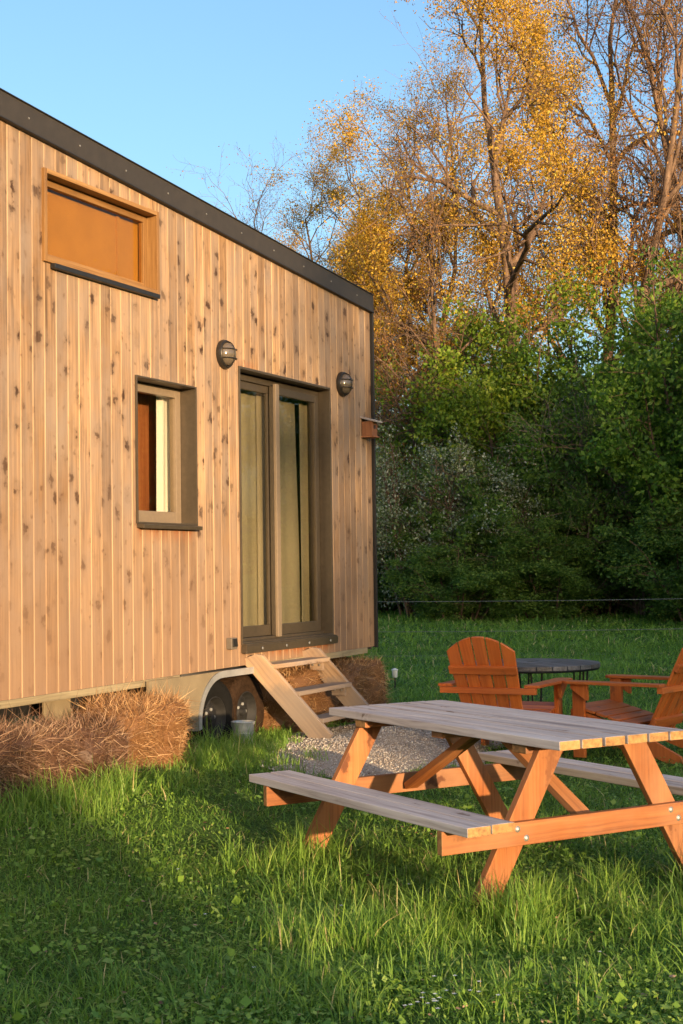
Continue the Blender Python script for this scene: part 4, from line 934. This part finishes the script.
# ------------------------------------------------------------------ grass
def vnoise(x, y, s, seed=0.0):
    return np.array([mnoise.noise(Vector((a * s + seed, b * s, seed * .37))) for a, b in zip(x, y)])
def lattice_noise(x, y, s, seed):
    """cheap value noise for many points"""
    r_ = np.random.default_rng(seed); g_ = r_.random((128, 128)); X = x * s + 500; Y = y * s + 500
    i, j = np.floor(X).astype(int), np.floor(Y).astype(int); fx, fy = X - i, Y - j; fx = fx * fx * (3 - 2 * fx); fy = fy * fy * (3 - 2 * fy)
    a = g_[i % 128, j % 128]; b = g_[(i + 1) % 128, j % 128]; c_ = g_[i % 128, (j + 1) % 128]; d_ = g_[(i + 1) % 128, (j + 1) % 128]
    return (a * (1 - fx) + b * fx) * (1 - fy) + (c_ * (1 - fx) + d_ * fx) * fy
def blades(x, y, h, w, lean, tint, seed, seg=3, droop=1.0):
    r_ = np.random.default_rng(seed); k = len(x); z = ground(x, y) - .008
    a = r_.uniform(0, PI2, k); ld = np.stack([np.cos(a), np.sin(a)], 1); wa = a + 1.57 + r_.normal(0, .5, k); wd = np.stack([np.cos(wa), np.sin(wa), np.zeros(k)], 1)
    P = np.stack([x, y, z], 1); V = []
    for i in range(seg + 1):
        t_ = i / seg; hor = (lean * h * t_ ** 1.8)[:, None]; ver = h * (t_ - .32 * lean * droop * t_ ** 2.4)
        c_ = P + np.concatenate([ld * hor, ver[:, None]], 1)
        if i < seg:
            ww = (w * (1 - .75 * t_ ** 1.5))[:, None] * .5; V += [c_ - wd * ww, c_ + wd * ww]
        else: V.append(c_)
    V = np.stack(V, 1); nv = 2 * seg + 1; b = nv * np.arange(k)[:, None]
    Q = np.concatenate([b + np.array([[2 * i, 2 * i + 1, 2 * i + 3, 2 * i + 2]]) for i in range(seg - 1)]); T = b + np.array([[2 * seg - 2, 2 * seg - 1, 2 * seg]])
    return V.reshape(-1, 3), Q, T, np.repeat(tint, nv)
def join(parts):
    V, Q, T, TI, b = [], [], [], [], 0
    for v, q, t_, ti in parts:
        V.append(v); TI.append(ti); b0 = b; b += len(v)
        if q is not None and len(q): Q.append(q + b0)
        if t_ is not None and len(t_): T.append(t_ + b0)
    return np.concatenate(V), (np.concatenate(Q) if Q else None), (np.concatenate(T) if T else None), np.concatenate(TI)
def scatter(n, x0, x1, y0, y1, seed, spread=True):
    r_ = np.random.default_rng(seed); y = r_.uniform(y0, y1, n); 
    x = r_.uniform(x0, x1, n); return x, y
def grass_ok(x, y):
    u, n = to_un(x, y)
    house_in = (n < -.15) & (n > -2.7) & (u > -5) & (u < 2.6)
    return ~house_in & ~((in_gravel(u, n) < .93 + .25 * (lattice_noise(x, y, 4, 5) - .5)))
parts = []; seed = 200  # blade zones
# zones: (count, x range at near / far, y range, height, width)
for (n, xa, xb, ya, yb, hh, ww) in [(105000, -2.6, 2.8, 4.3, 7.2, .052, .0056), (85000, -4.0, 4.2, 7.2, 10.5, .055, .0066), (70000, -2.4, 6.0, 10.5, 15.5, .06, .009), (60000, -1.5, 9.5, 15.5, 22, .07, .014), (60000, -2.0, 12, 22, 33, .08, .024)]:
    x, y = scatter(n, xa, xb, ya, yb, seed); seed += 1
    r_ = np.random.default_rng(seed); ok = grass_ok(x, y)
    cl = lattice_noise(x, y, 1.6, 3) * .6 + lattice_noise(x, y, 5, 4) * .4
    ok &= r_.random(n) < (.55 + .6 * cl)
    x, y, cl = x[ok], y[ok], cl[ok]; k = len(x)
    h = hh * r_.gamma(5, .2, k) * (.45 + 1.1 * cl); w = ww * r_.uniform(.6, 1.3, k); lean = np.abs(r_.normal(1.0, .45, k))
    patch = lattice_noise(x, y, 2.3, 9)
    ti = np.clip(.10 + .55 * r_.random(k) + .35 * (patch - .5) + .12 * cl, 0, .94); ti[r_.random(k) < .03] = 1.0
    parts.append(blades(x, y, h, w, lean, ti, seed))
tag(obj('lawn_grass', np_mesh('lawn_grass', *join(parts), [M['grass_blade']])), 'short green grass of the lawn', None, None, 'stuff')
# low broad leaves (clover, plantain) among the grass
r_ = np.random.default_rng(301); n = 60000; y = 4.3 + 8.0 * r_.random(n) ** 1.4; x = r_.uniform(-.42, .42, n) * y + .1
ok = grass_ok(x, y) & (r_.random(n) < lattice_noise(x, y, 2.2, 14) * 1.5 - .15); x, y = x[ok], y[ok]; k = len(x)
P = np.stack([x, y, ground(x, y) + r_.uniform(.012, .055, k)], 1); D = r_.normal(size=(k, 3)); D[:, 2] = np.abs(D[:, 2]) * .35; D /= np.linalg.norm(D, axis=1, keepdims=True)
S = np.cross(D, np.array([0, 0, 1.]) + r_.normal(size=(k, 3)) * .25); S /= np.linalg.norm(S, axis=1, keepdims=True); s_ = (r_.uniform(.010, .026, k) * (1 + (r_.random(k) < .08)))[:, None]
v = np.stack([P, P + D * s_ * .45 + S * s_ * .42, P + D * s_, P + D * s_ * .45 - S * s_ * .42], 1).reshape(-1, 3)
tag(obj('clover', np_mesh('clover', v, 4 * np.arange(k)[:, None] + np.array([[0, 1, 2, 3]]), None, np.repeat(np.clip(r_.normal(.68, .18, k), 0, .92), 4), [M['grass_blade']])), 'low clover leaves among the lawn grass', None, None, 'stuff')
# tall tufts: around the table, the bales and in the foreground
def tloc(a, b): p = TP + TL * b + TE * a; return float(p[0]), float(p[1])
tufts = []
r_ = np.random.default_rng(77)
def add_tufts(cx_, cy_, rad, cnt, h, per=38, r_t=.05):
    for _ in range(cnt):
        a = r_.random() * PI2; d_ = rad * math.sqrt(r_.random()); tufts.append((cx_ + d_ * math.cos(a), cy_ + d_ * math.sin(a), h * r_.uniform(.5, 1.1), per, r_t))
for a, b, rad, cnt, h in [(-.62, .25, .30, 14, .22), (-.22, .04, .15, 14, .26), (-.34, .16, .12, 8, .24), (.98, .12, .15, 9, .24), (-.35, .0, .28, 10, .19), (-.15, .22, .2, 10, .24), (.25, .05, .30, 10, .18), (.65, .10, .30, 12, .20), (.95, .25, .25, 10, .22), (-.60, .9, .25, 9, .19), (-.50, 1.5, .25, 12, .20), (-.32, 1.55, .16, 9, .22), (1.0, 1.5, .2, 6, .18), (-.75, .05, .25, 8, .20), (.2, .5, .4, 8, .15), (.5, -.25, .35, 8, .15), (-.9, .4, .2, 8, .19), (1.0, -.1, .3, 8, .16)]:
    x, y = tloc(a, b); add_tufts(x, y, rad, cnt, h)
for u, n, rad, cnt, h in [(-2.9, .55, .40, 20, .26), (-2.2, .55, .35, 18, .24), (-1.5, .58, .35, 16, .22), (-.85, .40, .30, 14, .22), (-.55, .22, .22, 16, .26), (-.30, .45, .18, 6, .12), (.08, .30, .12, 4, .12), (-3.4, .7, .4, 14, .25), (.35, .05, .2, 6, .13), (-.9, .8, .4, 8, .15)]:
    x, y, _ = hp(u, n); add_tufts(x, y, rad, cnt, h)
for x, y, rad, cnt, h in [(-.02, 5.35, .30, 16, .22), (-.32, 5.1, .2, 8, .16), (.35, 5.0, .25, 8, .15), (1.0, 5.0, .3, 8, .14), (.25, 5.7, .3, 8, .15), (-.1, 4.7, .25, 10, .16), (.75, 4.75, .3, 8, .13), (-.9, 4.9, .3, 6, .12), (1.3, 5.6, .3, 10, .18)]:
    add_tufts(x, y, rad, cnt, h, 46, .055)
X, Y, Hh, Ln, Wd = [], [], [], [], []
for (x, y, h, per, rt) in tufts:
    X.append(x + r_.normal(0, rt, per)); Y.append(y + r_.normal(0, rt, per)); Hh.append(h * r_.uniform(.45, 1.15, per)); Ln.append(np.abs(r_.normal(.62, .36, per))); Wd.append(r_.uniform(.003, .0075, per))
X, Y, Hh, Ln, Wd = map(np.concatenate, (X, Y, Hh, Ln, Wd)); k = len(X); ti = np.clip(r_.normal(.62, .18, k), 0, .95); ti[r_.random(k) < .035] = 1
tag(obj('tall_grass', np_mesh('tall_grass', *blades(X, Y, Hh, Wd, Ln, ti, 88, 5), tint=None, mats=[]) if False else np_mesh('tall_grass', *blades(X, Y, Hh, Wd, Ln, ti, 88, 5), [M['grass_blade']])), 'long grass tufts round the picnic table legs and along the bales', None, None, 'stuff')
# fallen leaves and dry bits between the blades
r_ = np.random.default_rng(411); n = 2600; y = 4.4 + 9 * r_.random(n) ** 1.3; x = r_.uniform(-.36, .36, n) * y + .1; pz_ = ground(x, y) + r_.uniform(.01, .045, n)
d1 = np.hypot(x - 1.0, y - 5.15) < .22; ok = (r_.random(n) < .32 + .5 * lattice_noise(x, y, 1.3, 31) ** 3) | d1
x, y, pz_ = x[ok], y[ok], pz_[ok]; v, q = leaf_quads(np.stack([x, y, pz_], 1), r_.uniform(.012, .034, len(x)), r_, .0, .7); v[:, 2] = np.repeat(pz_, 4) + (v[:, 2] - np.repeat(pz_, 4)) * .35
tag(obj('fallen_leaves', np_mesh('fallen_leaves', v, q, None, np.repeat(r_.random(len(x)), 4), [M['straw_brown']])), 'dry brown leaves scattered in the lawn', None, None, 'stuff')
# small white flowers at the front
r_ = np.random.default_rng(5); vs, qs, ts = [], [], []; b = 0
for i in range(26):
    x, y = .27 + r_.normal(0, .10), 4.62 + r_.normal(0, .09)
    if i > 19: x, y = r_.uniform(-1.2, 1.2), r_.uniform(4.8, 6.5)
    h = r_.uniform(.06, .12); z = float(ground(x, y)); c_ = np.array([x, y, z + h])
    for p in range(5):
        a = PI2 * p / 5 + r_.random() * .3; d_ = np.array([math.cos(a), math.sin(a), .25]); s_ = np.array([-math.sin(a), math.cos(a), 0]) * .0032
        vs += [c_, c_ + d_ * .005 + s_, c_ + d_ * .0085, c_ + d_ * .005 - s_]; qs.append([b, b + 1, b + 2, b + 3]); b += 4
tag(obj('white_flowers', np_mesh('white_flowers', np.array(vs), np.array(qs), None, r_.random(len(vs)), [M['petal_white']])), 'tiny white flowers in the grass at the front', None, None, 'stuff')

# ------------------------------------------------------------------ light, sky, camera
w = bpy.data.worlds.new('World'); scene.world = w; w.use_nodes = True; nt = w.node_tree; nt.nodes.clear()
out = nt.nodes.new('ShaderNodeOutputWorld'); bg = nt.nodes.new('ShaderNodeBackground'); sky = nt.nodes.new('ShaderNodeTexSky')
sky.sky_type = 'NISHITA'; sky.sun_disc = False; sky.sun_elevation = SUN_EL
sdir = Vector((math.sin(SUN_AZ) * math.cos(SUN_EL), -math.cos(SUN_AZ) * math.cos(SUN_EL), math.sin(SUN_EL)))     # towards the sun
sky.sun_rotation = math.atan2(sdir.x, sdir.y); sky.air_density = 1.0; sky.dust_density = 3.2; sky.ozone_density = 2.6
bg.inputs['Strength'].default_value = 0.13
nt.links.new(sky.outputs[0], bg.inputs[0]); nt.links.new(bg.outputs[0], out.inputs[0])
sl_ = bpy.data.lights.new('Sun', 'SUN'); sl_.energy = 2.5; sl_.angle = R(.55); sl_.color = (1.0, .715, .41)
so = bpy.data.objects.new('Sun', sl_); col.objects.link(so); so.rotation_euler = (-sdir).to_track_quat('-Z', 'Y').to_euler()

cam = bpy.data.cameras.new('Camera'); cam.sensor_fit = 'AUTO'; cam.sensor_width = 36.0; cam.lens = 36.0 * 1460 / 1024; cam.clip_end = 2000; cam.clip_start = .05
co = bpy.data.objects.new('Camera', cam); col.objects.link(co); scene.camera = co
p_, r_l = R(2.275), R(.8)
fw = Vector((0, math.cos(p_), math.sin(p_))); r0 = Vector((1, 0, 0)); u0 = r0.cross(fw)
rt = r0 * math.cos(r_l) - u0 * math.sin(r_l); upv = u0 * math.cos(r_l) + r0 * math.sin(r_l)
Mx = Matrix((rt, upv, -fw)).transposed().to_4x4(); Mx.translation = (0, 0, 1.42); co.matrix_world = Mx

vs_ = scene.view_settings; vs_.view_transform = 'Standard'; vs_.look = 'None'; vs_.gamma = 1.0; vs_.use_curve_mapping = False; vs_.exposure = 1.87
scene.render.engine = 'CYCLES'
cy = scene.cycles; cy.max_bounces = 8; cy.diffuse_bounces = 5; cy.glossy_bounces = 3; cy.transmission_bounces = 4; cy.transparent_max_bounces = 8; cy.use_denoising = True; cy.sample_clamp_indirect = 6
cy.caustics_reflective = False; cy.caustics_refractive = False
